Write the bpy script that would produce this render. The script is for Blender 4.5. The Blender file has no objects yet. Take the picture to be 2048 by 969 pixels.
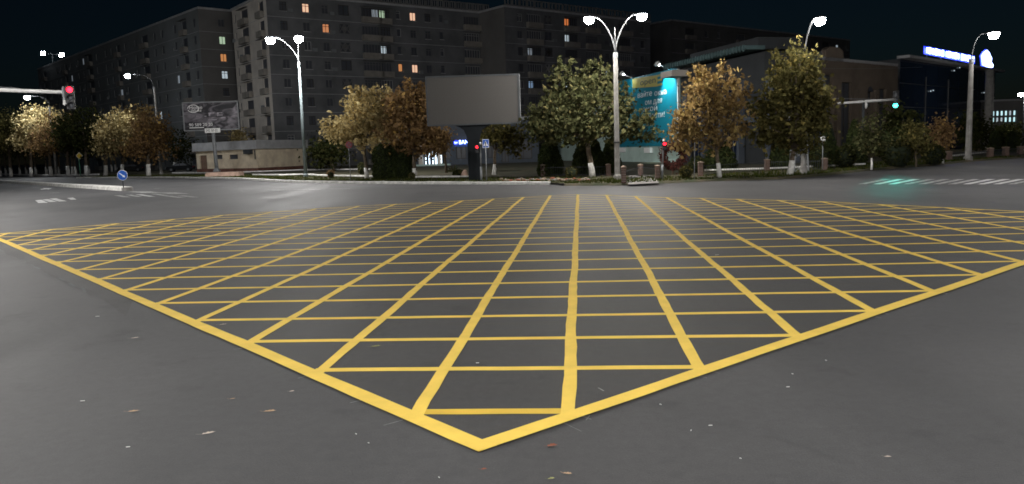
import bpy, math, random
import numpy as np
from mathutils import Vector, Matrix

random.seed(7)
rng = np.random.default_rng(11)
scene = bpy.context.scene
col = scene.collection
R = math.radians

# ------------------------------------------------------------------ camera
CAM_H = 2.0789
F_PX, PITCH, ROLL = 1591.687, 0.11676, -0.03244          # solved from the painted grid
cp, sp, cr, sr = math.cos(PITCH), math.sin(PITCH), math.cos(ROLL), math.sin(ROLL)
FWD = Vector((0, cp, -sp)); R0 = Vector((1, 0, 0)); U0 = Vector((0, sp, cp))
RGT = cr * R0 + sr * U0
UPV = cr * U0 - sr * R0
cam_d = bpy.data.cameras.new('camera')
cam_d.sensor_width = 36.0
cam_d.lens = 36.0 * F_PX / 2048.0
cam_d.clip_start = 0.1; cam_d.clip_end = 6000
cam = bpy.data.objects.new('camera', cam_d); col.objects.link(cam)
m = Matrix((RGT, UPV, -FWD)).transposed().to_4x4()
m.translation = Vector((0, 0, CAM_H))
cam.matrix_world = m
scene.camera = cam
scene.render.resolution_x, scene.render.resolution_y = 1024, 484

# ------------------------------------------------------------------ night sky, moonlight, exposure
world = bpy.data.worlds.new('World'); scene.world = world
world.use_nodes = True
wn = world.node_tree.nodes; wl = world.node_tree.links
bg = wn['Background']
sky = wn.new('ShaderNodeTexSky'); sky.sky_type = 'NISHITA'; sky.sun_disc = False
sky.sun_elevation = R(6); sky.sun_rotation = R(200)
sky.air_density = 1.0; sky.dust_density = 0.4; sky.ozone_density = 4.0
wl.new(sky.outputs['Color'], bg.inputs['Color'])
bg.inputs['Strength'].default_value = 0.0019
sun_d = bpy.data.lights.new('moon', 'SUN'); sun_d.energy = 0.02; sun_d.angle = R(10)
sun_d.color = (0.75, 0.85, 1.0)
sun = bpy.data.objects.new('moon', sun_d); col.objects.link(sun)
sun.rotation_euler = (R(84), 0, R(-20)); sun.location = (0, 0, 60)

vs = scene.view_settings
vs.view_transform = 'Standard'; vs.look = 'None'; vs.exposure = 0.0; vs.gamma = 1.0
vs.use_curve_mapping = False
cy = scene.cycles
cy.use_denoising = True
try: cy.denoiser = 'OPENIMAGEDENOISE'
except Exception: pass
cy.filter_width = 1.7
cy.max_bounces = 5; cy.diffuse_bounces = 2; cy.glossy_bounces = 2
cy.transmission_bounces = 3; cy.transparent_max_bounces = 6
cy.sample_clamp_indirect = 4.0; cy.caustics_reflective = False; cy.caustics_refractive = False
LAMP = 1620.0          # radiance of a street lamp's bowl

# ------------------------------------------------------------------ measuring helpers
def ray(x, y):
    return FWD + RGT * ((x - 1024) / F_PX) - UPV * ((y - 484.5) / F_PX)
def gp(x, y, z=0.0):
    d = ray(x, y); t = (z - CAM_H) / d.z
    return Vector((d.x * t, d.y * t, z))
def at(x, y, Y):
    d = ray(x, y); t = Y / d.y
    return Vector((d.x * t, Y, CAM_H + d.z * t))
def on_wall(x, y, A, B):
    """ray through a vertical wall A-B: returns distance along the wall and height"""
    d = ray(x, y); u = Vector((B.x - A.x, B.y - A.y)); L = u.length; u /= L
    # t*d.xy = A + s*u
    det = d.x * (-u.y) - d.y * (-u.x)
    t = (A.x * (-u.y) - A.y * (-u.x)) / det
    s = (d.x * t - A.x) * u.x + (d.y * t - A.y) * u.y
    return s, CAM_H + d.z * t

# ------------------------------------------------------------------ materials
def new_mat(name):
    mt = bpy.data.materials.new(name); mt.use_nodes = True
    nt = mt.node_tree
    return mt, nt, nt.nodes, nt.links, nt.nodes['Principled BSDF']
def pbr(name, c, rough=0.7, var=0.0, scale=6.0, bump=0.0, bscale=60.0, metal=0.0, spec=0.4, c2=None):
    mt, nt, n, l, b = new_mat(name)
    b.inputs['Roughness'].default_value = rough
    b.inputs['Metallic'].default_value = metal
    b.inputs['Specular IOR Level'].default_value = spec
    b.inputs['Base Color'].default_value = (*c, 1)
    if var or c2 or bump:
        tc = n.new('ShaderNodeNewGeometry')
    if var or c2:
        nz = n.new('ShaderNodeTexNoise'); nz.inputs['Scale'].default_value = scale
        nz.inputs['Detail'].default_value = 5; nz.inputs['Roughness'].default_value = 0.6
        l.new(tc.outputs['Position'], nz.inputs['Vector'])
        rp = n.new('ShaderNodeValToRGB')
        d = c2 if c2 else tuple(v * (1 - var) for v in c)
        u = tuple(min(1, v * (1 + var)) for v in c)
        rp.color_ramp.elements[0].position = 0.35; rp.color_ramp.elements[0].color = (*d, 1)
        rp.color_ramp.elements[1].position = 0.65; rp.color_ramp.elements[1].color = (*u, 1)
        l.new(nz.outputs['Fac'], rp.inputs['Fac']); l.new(rp.outputs['Color'], b.inputs['Base Color'])
    if bump:
        nb = n.new('ShaderNodeTexNoise'); nb.inputs['Scale'].default_value = bscale
        nb.inputs['Detail'].default_value = 4
        l.new(tc.outputs['Position'], nb.inputs['Vector'])
        bm = n.new('ShaderNodeBump'); bm.inputs['Strength'].default_value = bump
        bm.inputs['Distance'].default_value = 0.01
        l.new(nb.outputs['Fac'], bm.inputs['Height']); l.new(bm.outputs['Normal'], b.inputs['Normal'])
    return mt
def emit(name, c, s):
    mt, nt, n, l, b = new_mat(name)
    b.inputs['Base Color'].default_value = (*c, 1)
    b.inputs['Emission Color'].default_value = (*c, 1)
    b.inputs['Emission Strength'].default_value = s
    b.inputs['Roughness'].default_value = 0.4
    return mt
def leafmat(name, ca, cb, cc=None):
    mt, nt, n, l, b = new_mat(name)
    g = n.new('ShaderNodeNewGeometry')
    rp = n.new('ShaderNodeValToRGB')
    rp.color_ramp.elements[0].color = (*ca, 1); rp.color_ramp.elements[1].color = (*cb, 1)
    if cc:
        e = rp.color_ramp.elements.new(0.85); e.color = (*cb, 1)
        rp.color_ramp.elements[-1].color = (*cc, 1)
    l.new(g.outputs['Random Per Island'], rp.inputs['Fac'])
    nz = n.new('ShaderNodeTexNoise'); nz.inputs['Scale'].default_value = 0.55; nz.inputs['Detail'].default_value = 3
    l.new(g.outputs['Position'], nz.inputs['Vector'])
    mx = n.new('ShaderNodeHueSaturation')
    mp = n.new('ShaderNodeMapRange'); mp.inputs['From Min'].default_value = 0.3; mp.inputs['From Max'].default_value = 0.7
    mp.inputs['To Min'].default_value = 0.6; mp.inputs['To Max'].default_value = 1.35
    l.new(nz.outputs['Fac'], mp.inputs['Value']); l.new(mp.outputs['Result'], mx.inputs['Value'])
    l.new(rp.outputs['Color'], mx.inputs['Color'])
    dif = n.new('ShaderNodeBsdfDiffuse'); trn = n.new('ShaderNodeBsdfTranslucent'); ms = n.new('ShaderNodeMixShader')
    ms.inputs['Fac'].default_value = 0.28
    l.new(mx.outputs['Color'], dif.inputs['Color']); l.new(mx.outputs['Color'], trn.inputs['Color'])
    l.new(dif.outputs['BSDF'], ms.inputs[1]); l.new(trn.outputs['BSDF'], ms.inputs[2])
    l.new(ms.outputs['Shader'], n['Material Output'].inputs['Surface'])
    n.remove(b)
    return mt

def asphalt(name, base, worn):
    mt, nt, n, l, b = new_mat(name)
    g = n.new('ShaderNodeNewGeometry')
    def noise(sc, det=4, rough=0.55, vec=None):
        x = n.new('ShaderNodeTexNoise'); x.inputs['Scale'].default_value = sc
        x.inputs['Detail'].default_value = det; x.inputs['Roughness'].default_value = rough
        l.new(vec if vec else g.outputs['Position'], x.inputs['Vector']); return x.outputs['Fac']
    mpn = n.new('ShaderNodeMapping'); mpn.inputs['Rotation'].default_value = (0, 0, 0.62)
    mpn.inputs['Scale'].default_value = (1.0, 0.16, 1.0)
    l.new(g.outputs['Position'], mpn.inputs['Vector'])
    big = noise(0.16, 5, 0.6); streak = noise(0.55, 4, 0.6, mpn.outputs['Vector'])
    fine = noise(70, 3, 0.8); mid = noise(9, 6, 0.75)
    def math_(op, a, bb):
        x = n.new('ShaderNodeMath'); x.operation = op
        for i, v in enumerate((a, bb)):
            if isinstance(v, (int, float)): x.inputs[i].default_value = v
            else: l.new(v, x.inputs[i])
        return x.outputs[0]
    s = math_('ADD', math_('MULTIPLY', big, 0.5), math_('MULTIPLY', streak, 0.5))
    rp = n.new('ShaderNodeValToRGB')
    rp.color_ramp.elements[0].position = 0.36; rp.color_ramp.elements[0].color = (*base, 1)
    rp.color_ramp.elements[1].position = 0.64; rp.color_ramp.elements[1].color = (*worn, 1)
    l.new(s, rp.inputs['Fac'])
    k = math_('ADD', math_('MULTIPLY', fine, 0.55), math_('MULTIPLY', mid, 0.45))
    k = math_('ADD', math_('MULTIPLY', k, 1.7), 0.15)
    st_ = n.new('ShaderNodeMapRange'); st_.inputs['From Min'].default_value = .58; st_.inputs['From Max'].default_value = .72
    st_.inputs['To Min'].default_value = 1.0; st_.inputs['To Max'].default_value = .6
    l.new(noise(.9, 5, .65), st_.inputs['Value']); k = math_('MULTIPLY', k, st_.outputs['Result'])
    vo = n.new('ShaderNodeTexVoronoi'); vo.inputs['Scale'].default_value = 26; l.new(g.outputs['Position'], vo.inputs['Vector'])
    sk = n.new('ShaderNodeMapRange'); sk.inputs['From Min'].default_value = .05; sk.inputs['From Max'].default_value = .12
    sk.inputs['To Min'].default_value = 1.5; sk.inputs['To Max'].default_value = 1.0
    l.new(vo.outputs['Distance'], sk.inputs['Value']); k = math_('MULTIPLY', k, sk.outputs['Result'])
    mul = n.new('ShaderNodeMix'); mul.data_type = 'RGBA'; mul.blend_type = 'MULTIPLY'; mul.inputs['Factor'].default_value = 1.0
    l.new(rp.outputs['Color'], mul.inputs['A'])
    cmb = n.new('ShaderNodeCombineColor')
    for i in range(3): l.new(k, cmb.inputs[i])
    l.new(cmb.outputs[0], mul.inputs['B'])
    l.new(mul.outputs['Result'], b.inputs['Base Color'])
    rr = n.new('ShaderNodeMapRange'); rr.inputs['From Min'].default_value = 0.3; rr.inputs['From Max'].default_value = 0.7
    rr.inputs['To Min'].default_value = 0.60; rr.inputs['To Max'].default_value = 0.76
    l.new(streak, rr.inputs['Value']); l.new(rr.outputs['Result'], b.inputs['Roughness'])
    b.inputs['Specular IOR Level'].default_value = 0.42
    bm = n.new('ShaderNodeBump'); bm.inputs['Strength'].default_value = 0.6; bm.inputs['Distance'].default_value = 0.006
    l.new(fine, bm.inputs['Height']); l.new(bm.outputs['Normal'], b.inputs['Normal'])
    return mt

M = dict(
    asphalt=asphalt('asphalt', (0.040, 0.040, 0.042), (0.084, 0.083, 0.085)),
    asphalt_new=asphalt('asphalt_new', (0.038, 0.0375, 0.038), (0.056, 0.055, 0.055)),
    yellow=pbr('yellow_paint', (0.85, 0.595, 0.11), 0.75, 0.07, 2.2, 0.25, 160, spec=0.15),
    gold=pbr('yellow_paint_second_coat', (0.70, 0.47, 0.05), 0.6, 0.07, 3, 0.25, 160, spec=0.35),
    white_road=pbr('white_road_paint', (0.45, 0.45, 0.44), 0.5, 0.4, 3, 0.2, 90, spec=0.5),
    faded=pbr('faded_road_paint', (0.3, 0.3, 0.29), 0.6, 0.5, 5, 0.2, 90, c2=(0.09, 0.09, 0.09)),
    chalk=pbr('chalk', (0.26, 0.26, 0.26), 0.9, 0.3, 60),
    kerb=pbr('whitewashed_kerb', (0.74, 0.73, 0.70), 0.8, 0.22, 2.5, 0.3, 40),
    soil=pbr('soil', (0.07, 0.055, 0.035), 0.95, 0.35, 0.8, 0.5, 12, c2=(0.03, 0.04, 0.015)),
    grass=leafmat('grass_blades', (0.035, 0.055, 0.012), (0.07, 0.08, 0.02), (0.12, 0.1, 0.03)),
    pave=pbr('paving', (0.22, 0.21, 0.2), 0.85, 0.2, 1.5, 0.3, 20),
    concrete=pbr('concrete', (0.28, 0.27, 0.255), 0.85, 0.18, 3.0, 0.3, 30),
    pinkcon=pbr('pinkish_concrete', (0.42, 0.29, 0.23), 0.9, 0.2, 2.0, 0.3, 30),
    galv=pbr('galvanised_steel', (0.22, 0.23, 0.24), 0.65, 0.1, 4.0, metal=0.2),
    arm_steel=pbr('dark_arm_steel', (0.07, 0.073, 0.076), 0.7, 0.1, 4.0, spec=0.2),  # kept dark so the nearby lamp bowl does not bleach it
    bluegrey=pbr('blue_grey_paint', (0.15, 0.185, 0.195), 0.55, 0.12, 2.0),
    dark=pbr('dark_steel', (0.035, 0.04, 0.045), 0.55, 0.2, 2.0),
    darkgrey=pbr('dark_grey_cladding', (0.012, 0.014, 0.016), 0.85, 0.12, 1.2, spec=0.08),
    white=pbr('white_enamel', (0.75, 0.75, 0.74), 0.45, 0.06, 3.0),
    whitewash=pbr('whitewash', (0.7, 0.69, 0.66), 0.9, 0.15, 8.0),
    bark=pbr('bark', (0.11, 0.085, 0.06), 0.95, 0.4, 6.0, 0.6, 20),
    brick=pbr('red_brick', (0.12, 0.065, 0.048), 0.9, 0.3, 5.0, 0.4, 30),
    stone=pbr('rubble_stone', (0.26, 0.2, 0.15), 0.95, 0.4, 4.0, 0.5, 30),
    glass=pbr('dark_window_glass', (0.075, 0.08, 0.095), 0.4, spec=0.5),
    bluegl=pbr('dark_blue_glazing', (0.012, 0.022, 0.05), 0.1, spec=0.5),
    frame=pbr('window_frame', (0.16, 0.16, 0.16), 0.7, 0.1, 2.0),
    frame_white=pbr('white_window_frame', (0.34, 0.34, 0.34), 0.6),
    frame_dark=pbr('brown_frame', (0.06, 0.055, 0.05), 0.7, 0.1, 2.0),
    wall_a=pbr('grey_plaster_panel', (0.20, 0.215, 0.225), 0.95, 0.14, 0.12, 0.2, 8, c2=(0.18, 0.19, 0.19)),
    wall_b=pbr('brightened_plaster_panel', (0.62, 0.57, 0.51), 0.95, 0.12, 0.22, 0.2, 8, c2=(0.5, 0.46, 0.42)),  # raised tone puts the lamplight on the end wall into the colour
    wall_c=pbr('brown_plaster_panel', (0.165, 0.167, 0.175), 0.95, 0.12, 0.25, 0.2, 8, c2=(0.12, 0.125, 0.13)),
    wall_d=pbr('dim_plaster_panel', (0.17, 0.165, 0.16), 0.95, 0.12, 0.25, 0.2, 8),
    balcony=pbr('balcony_parapet', (0.27, 0.25, 0.225), 0.9, 0.15, 0.8),
    cream=pbr('cream_wall', (0.78, 0.67, 0.50), 0.9, 0.12, 0.7, 0.2, 20, c2=(0.62, 0.51, 0.38)),
    fascia=pbr('grey_fascia', (0.42, 0.42, 0.43), 0.8, 0.12, 0.9),
    plinth=pbr('red_brown_plinth', (0.17, 0.08, 0.06), 0.9, 0.25, 1.2),
    mint=pbr('mint_plaster', (0.42, 0.54, 0.50), 0.9, 0.1, 0.6),
    teal=pbr('teal_banner', (0.001, 0.15, 0.215), 0.5, 0.06, 0.5),
    banner_yellow=pbr('banner_yellow', (0.36, 0.32, 0.09), 0.55),
    banner_white=pbr('banner_white', (0.62, 0.66, 0.68), 0.55),
    banner_navy=pbr('banner_navy', (0.01, 0.05, 0.08), 0.55),
    darkwall=pbr('dark_cladding_panel', (0.03, 0.034, 0.038), 0.7, 0.15, 0.5),
    darkteal=pbr('teal_metal_eaves', (0.07, 0.12, 0.125), 0.6, 0.15, 0.5),
    tan=pbr('tan_stone', (0.17, 0.135, 0.105), 0.9, 0.15, 0.6, 0.2, 10),
    bankwall=pbr('blue_grey_render', (0.085, 0.10, 0.125), 0.8, 0.1, 0.8),
    screen=pbr('grey_screen', (0.055, 0.052, 0.049), 0.75, 0.05, 20.0, 0.1, 40),
    sign_blue=pbr('sign_blue', (0.015, 0.09, 0.42), 0.45),
    sign_yellow=pbr('sign_yellow', (0.75, 0.50, 0.06), 0.45),
    sign_grey=pbr('sign_back', (0.12, 0.10, 0.12), 0.6),
    sign_red=pbr('sign_red', (0.32, 0.02, 0.04), 0.5),
    sign_post_green=pbr('green_post', (0.10, 0.30, 0.18), 0.6),
    black=pbr('black_plastic', (0.015, 0.015, 0.016), 0.5),
    rubber=pbr('rubber', (0.02, 0.02, 0.02), 0.9),
    car=pbr('black_car_paint', (0.02, 0.022, 0.026), 0.2, spec=0.6),
    leaf_brown=pbr('dry_leaf_brown', (0.24, 0.085, 0.05), 0.8, 0.2, 60),
    leaf_tan=pbr('dry_leaf_tan', (0.42, 0.28, 0.17), 0.8, 0.2, 60),
    leaf_pale=pbr('dry_leaf_pale', (0.5, 0.42, 0.36), 0.8, 0.15, 60),
    leaf_olive=pbr('dry_leaf_olive', (0.24, 0.24, 0.10), 0.8, 0.2, 60),
    paper=pbr('white_paper', (0.72, 0.72, 0.7), 0.8),
    lamp=emit('lamp_bowl', (1.0, 0.97, 0.93), LAMP),
    lamp_mid=emit('lamp_bowl_central', (1.0, 0.96, 0.90), LAMP * 0.72),
    lamp_steel=emit('lamp_bowl_steel_post', (1.0, 0.98, 0.95), LAMP * 0.85),
    added_lamp_corner=emit('added_lamp_bowl_corner', (1.0, 0.98, 0.95), LAMP * 0.78),
    unseen_lamp_near=emit('unseen_lamp_bowl_near', (1.0, 0.98, 0.95), LAMP * 0.86),
    lamp_right=emit('lamp_bowl_right_road', (1.0, 0.96, 0.92), LAMP * 0.13),
    lamp_far=emit('lamp_bowl_far', (0.93, 0.97, 1.0), LAMP * 0.34),
    flood=emit('floodlight_lens', (0.85, 0.93, 1.0), 160.0),
    red=emit('red_signal', (1.0, 0.012, 0.03), 8.0),
    redman=emit('red_pedestrian_signal', (1.0, 0.015, 0.03), 5.0),
    green=emit('green_signal', (0.035, 1.0, 0.75), 16.0),
    neon=emit('neon_white_blue', (0.38, 0.50, 1.0), 6.0),
    neonhalo=emit('neon_blue_glow', (0.02, 0.05, 1.0), 1.1),  # emission also serves the halo panels of the roof sign
    doorlight=emit('lit_door_frame', (0.75, 0.9, 1.0), 2.4),
    win_warm=emit('lit_curtain_warm', (1.0, 0.40, 0.18), 0.45),
    win_peach=emit('lit_curtain_peach', (1.0, 0.60, 0.40), 0.8),
    win_amber=emit('lit_curtain_amber', (1.0, 0.42, 0.15), 0.42),
    win_cool=emit('lit_window_cool', (0.78, 0.92, 1.0), 0.42),
    win_bright=emit('lit_office_window', (0.62, 0.95, 1.0), 1.0),
    win_dim=emit('lit_window_dim', (0.75, 0.85, 0.95), 0.16),
    win_blue=emit('lit_window_blue', (0.45, 0.68, 1.0), 0.28),
    win_green=emit('lit_window_green', (0.75, 1.0, 0.7), 0.4),
    win_red=emit('lit_window_red', (1.0, 0.28, 0.08), 0.55),
    L_yellow=leafmat('yellow_leaves', (0.26, 0.20, 0.085), (0.60, 0.48, 0.24), (0.78, 0.66, 0.36)),
    L_brown=leafmat('russet_leaves', (0.13, 0.08, 0.04), (0.30, 0.19, 0.09), (0.46, 0.30, 0.09)),
    L_green=leafmat('green_leaves', (0.042, 0.048, 0.021), (0.09, 0.092, 0.042), (0.18, 0.155, 0.065)),
    L_gold=leafmat('golden_leaves', (0.17, 0.11, 0.05), (0.37, 0.26, 0.105), (0.52, 0.41, 0.15)),
    L_olive=leafmat('olive_leaves', (0.065, 0.06, 0.022), (0.15, 0.135, 0.05), (0.28, 0.22, 0.07)),
    L_dark=leafmat('dark_leaves', (0.025, 0.032, 0.012), (0.055, 0.06, 0.022), (0.09, 0.08, 0.03)),
    L_conifer=leafmat('arborvitae', (0.03, 0.042, 0.016), (0.065, 0.08, 0.03)),
    L_purple=leafmat('plum_leaves', (0.06, 0.022, 0.022), (0.12, 0.045, 0.035)),
)
def chip(mt, amount=.5):
    n = mt.node_tree.nodes; l = mt.node_tree.links; b = n['Principled BSDF']
    src = b.inputs['Base Color'].links[0].from_socket
    g = n.new('ShaderNodeNewGeometry')
    def thr(sc, a, c_, top):
        z = n.new('ShaderNodeTexNoise'); z.inputs['Scale'].default_value = sc; z.inputs['Detail'].default_value = 6; z.inputs['Roughness'].default_value = .7
        l.new(g.outputs['Position'], z.inputs['Vector'])
        r = n.new('ShaderNodeMapRange'); r.inputs['From Min'].default_value = a; r.inputs['From Max'].default_value = c_; r.inputs['To Max'].default_value = top
        l.new(z.outputs['Fac'], r.inputs['Value']); return r.outputs['Result']
    prev = src
    for sc, a, c_, top in ((34, .66, .74, amount), (2.6, .52, .75, amount * .2)):
        mx = n.new('ShaderNodeMix'); mx.data_type = 'RGBA'; l.new(thr(sc, a, c_, top), mx.inputs['Factor'])
        l.new(prev, mx.inputs['A']); mx.inputs['B'].default_value = (.16, .13, .07, 1); prev = mx.outputs['Result']
    l.new(prev, b.inputs['Base Color'])
chip(M['yellow']); chip(M['gold']); chip(M['white_road'], .8)
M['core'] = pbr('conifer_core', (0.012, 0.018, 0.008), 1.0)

# ------------------------------------------------------------------ mesh and object helpers
WLOC = {}
def wl_(o): return WLOC.get(o.name, Vector((0, 0, 0))) if o else Vector((0, 0, 0))
def tag(o, label=None, cat=None, group=None, kind=None):
    if label: o['label'] = label
    if cat: o['category'] = cat
    if group: o['group'] = group
    if kind: o['kind'] = kind
    return o
def empty(name, loc, label=None, cat=None, group=None, kind=None):
    o = bpy.data.objects.new(name, None); col.objects.link(o)
    o.empty_display_size = 0.3
    o.location = loc; WLOC[o.name] = Vector(loc)
    return tag(o, label, cat, group, kind)
def link_mesh(name, me, parent, world_origin):
    o = bpy.data.objects.new(name, me); col.objects.link(o)
    if parent: o.parent = parent
    o.location = Vector(world_origin) - wl_(parent)
    WLOC[o.name] = Vector(world_origin)
    return o
class MB:
    def __init__(s): s.v = []; s.f = []; s.mi = []
    def add(s, vs_, fs, mi=0):
        k = len(s.v); s.v += [tuple(v) for v in vs_]
        for f in fs: s.f.append(tuple(i + k for i in f)); s.mi.append(mi)
        return s
    def quad(s, a, b, c, d, mi=0): return s.add([a, b, c, d], [(0, 1, 2, 3)], mi)
    def obox(s, c, U, V, Wv, mi=0):
        """box by centre and three half vectors"""
        c, U, V, Wv = Vector(c), Vector(U), Vector(V), Vector(Wv)
        vs_ = [c + i * U + j * V + k * Wv for k in (-1, 1) for j in (-1, 1) for i in (-1, 1)]
        return s.add(vs_, [(0, 2, 3, 1), (4, 5, 7, 6), (0, 1, 5, 4), (2, 6, 7, 3), (0, 4, 6, 2), (1, 3, 7, 5)], mi)
    def box(s, x0, x1, y0, y1, z0, z1, mi=0):
        return s.obox(((x0 + x1) / 2, (y0 + y1) / 2, (z0 + z1) / 2), ((x1 - x0) / 2, 0, 0), (0, (y1 - y0) / 2, 0), (0, 0, (z1 - z0) / 2), mi)
    def tube(s, pts, rad, n=10, caps=True, mi=0, twist=0.0):
        pts = [Vector(p) for p in pts]
        if not hasattr(rad, '__len__'): rad = [rad] * len(pts)
        rings = []
        for i, p in enumerate(pts):
            d = (pts[min(i + 1, len(pts) - 1)] - pts[max(i - 1, 0)]).normalized()
            a = d.orthogonal().normalized() if i == 0 else (a - d * a.dot(d)).normalized()
            b = d.cross(a)
            rings.append([p + (a * math.cos(t) + b * math.sin(t)) * rad[i] for t in [twist + 2 * math.pi * k / n for k in range(n)]])
        vs_ = [v for r in rings for v in r]
        fs = []
        for i in range(len(pts) - 1):
            for k in range(n):
                fs.append((i * n + k, i * n + (k + 1) % n, (i + 1) * n + (k + 1) % n, (i + 1) * n + k))
        if caps:
            fs.append(tuple(range(n))[::-1]); fs.append(tuple((len(pts) - 1) * n + k for k in range(n)))
        return s.add(vs_, fs, mi)
    def lathe(s, c, prof, n=16, U=(1, 0, 0), V=(0, 1, 0), Wv=(0, 0, 1), mi=0):
        """profile [(r,h)] about axis Wv"""
        c, U, V, Wv = Vector(c), Vector(U), Vector(V), Vector(Wv)
        vs_ = []
        for r, h in prof:
            for k in range(n):
                t = 2 * math.pi * k / n
                vs_.append(c + U * (r * math.cos(t)) + V * (r * math.sin(t)) + Wv * h)
        fs = []
        for i in range(len(prof) - 1):
            for k in range(n):
                fs.append((i * n + k, i * n + (k + 1) % n, (i + 1) * n + (k + 1) % n, (i + 1) * n + k))
        fs.append(tuple(range(n))[::-1]); fs.append(tuple((len(prof) - 1) * n + k for k in range(n)))
        return s.add(vs_, fs, mi)
    def prism(s, poly, ext, mi=0):
        """polygon of 3D points extruded by a vector"""
        n = len(poly); ext = Vector(ext)
        vs_ = [Vector(p) for p in poly] + [Vector(p) + ext for p in poly]
        fs = [tuple(range(n))[::-1], tuple(range(n, 2 * n))] + [(i, (i + 1) % n, n + (i + 1) % n, n + i) for i in range(n)]
        return s.add(vs_, fs, mi)
    def mesh(s, name, mats, smooth=False, bevel=0.0, origin=(0, 0, 0)):
        o = Vector(origin)
        me = bpy.data.meshes.new(name)
        me.from_pydata([(v[0] - o.x, v[1] - o.y, v[2] - o.z) for v in s.v], [], s.f)
        if not isinstance(mats, (list, tuple)): mats = [mats]
        for x in mats: me.materials.append(M[x] if isinstance(x, str) else x)
        if len(mats) > 1: me.polygons.foreach_set('material_index', s.mi)
        if smooth: me.polygons.foreach_set('use_smooth', [True] * len(me.polygons))
        me.update()
        return me
    def build(s, name, mats, parent=None, smooth=False, origin=None):
        if origin is None: origin = wl_(parent) if parent else Vector((0, 0, 0))
        return link_mesh(name, s.mesh(name, mats, smooth, origin=origin), parent, origin)
def np_mesh(name, verts, nper, mat):
    """many separate polygons of nper vertices each"""
    nf = len(verts) // nper
    me = bpy.data.meshes.new(name)
    me.vertices.add(len(verts)); me.vertices.foreach_set('co', verts.astype(np.float32).ravel())
    me.loops.add(len(verts)); me.loops.foreach_set('vertex_index', np.arange(len(verts), dtype=np.int32))
    me.polygons.add(nf)
    me.polygons.foreach_set('loop_start', np.arange(0, len(verts), nper, dtype=np.int32))
    me.update(calc_edges=True)
    me.materials.append(M[mat])
    return me
def sheet(poly, z, name, mat, kind='structure', parent=None):
    mb = MB(); mb.add([(p[0], p[1], z) for p in poly], [tuple(range(len(poly)))])
    o = mb.build(name, mat, parent)
    if not parent: o['kind'] = kind
    return o
def text_mesh(body, size, mat, loc, U, Up, ext=0.01, align='LEFT', parent=None, name='lettering', sx=1.0, fit=None):
    cu = bpy.data.curves.new('lettering_curve', 'FONT'); cu.body = body; cu.size = size
    cu.extrude = ext; cu.align_x = align; cu.align_y = 'CENTER'; cu.resolution_u = 3
    tmp = bpy.data.objects.new('lettering_tmp', cu); col.objects.link(tmp)
    dg = bpy.context.evaluated_depsgraph_get(); dg.update()
    me = bpy.data.meshes.new_from_object(tmp.evaluated_get(dg))
    bpy.data.objects.remove(tmp); bpy.data.curves.remove(cu)
    me.materials.clear(); me.materials.append(M[mat])
    U = Vector(U).normalized(); Up = Vector(Up).normalized(); N = U.cross(Up)
    if fit: sx = fit / (max(v.co.x for v in me.vertices) - min(v.co.x for v in me.vertices))
    o = link_mesh(name, me, parent, loc)
    rot = Matrix((U, Up, N)).transposed().to_4x4()
    o.matrix_local = Matrix.Translation(Vector(loc) - wl_(parent)) @ rot @ Matrix.Diagonal((sx, 1, 1, 1))
    return o

# ------------------------------------------------------------------ the ground
GRID_YAW = 0.08746; GU, GV, S = 0.11474, -5.08247, 1.2
gc, gs = math.cos(GRID_YAW), math.sin(GRID_YAW)
def grid(u, v, z=0.0):
    a, b = u - GU, v - GV
    return Vector(((gc * a + gs * b) * S, (-gs * a + gc * b) * S, z))

mb = MB(); G = 3000
mb.quad((-G, -400, 0), (G, -400, 0), (G, G, 0), (-G, G, 0))
road = mb.build('road', 'asphalt'); road['kind'] = 'structure'

# newer asphalt laid under the yellow box, with a ragged seam along its left side
seam = []
pa, pb = gp(-60, 470), gp(262, 632)
for i in range(41):
    t = i / 40; p = pa.lerp(pb, t)
    seam.append((p.x + random.uniform(-.06, .06), p.y + random.uniform(-.06, .06)))
pe = gp(1010, 1010)
bd = [grid(-5.6, 4.5), grid(-.5, -.62), grid(11.3, 11.3), grid(9.75, 13.0), grid(6.7, 17.5), grid(.03, 23.7), grid(-6.06, 21.1), grid(-10.7, 18.1), grid(-14.7, 13.8)]
patch = seam + [(p.x, p.y) for p in bd]
sheet(patch, 0.004, 'asphalt_patch', 'asphalt_new')
mb = MB()
for i in range(34):
    if random.random() < .25: continue
    a, b_ = Vector((*seam[i], .0085)), Vector((*seam[i + 1], .0085)); w = random.uniform(.006, .03)
    d = (b_ - a).normalized(); nn = Vector((-d.y, d.x, 0)) * w
    mb.quad(a - nn, b_ - nn * random.uniform(.3, 1.5), b_ + nn * random.uniform(.3, 1.5), a + nn)
o = mb.build('seam_crack', 'dark'); o['kind'] = 'structure'
# the long crack at the lower right
mb = MB(); pts = [(1410, 838), (1470, 852), (1530, 868), (1580, 884), (1625, 899), (1665, 916), (1700, 931), (1745, 942), (1790, 955), (1830, 970)]
prev = None
for i in range(len(pts) - 1):
    a, b_ = gp(*pts[i], .0085), gp(*pts[i + 1], .0085)
    k = 7
    for j in range(k):
        p = a.lerp(b_, j / k); q = a.lerp(b_, (j + 1) / k)
        p = prev if prev else p
        q = q + Vector((random.uniform(-.012, .012), random.uniform(-.012, .012), 0))
        d = (q - p).normalized(); w = random.uniform(.0014, .0036); nn = Vector((-d.y, d.x, 0)) * w
        prev = q
        if random.random() < .72: mb.quad(p - nn, q - nn, q + nn, p + nn)
o = mb.build('road_crack', 'dark'); o['kind'] = 'structure'

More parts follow.
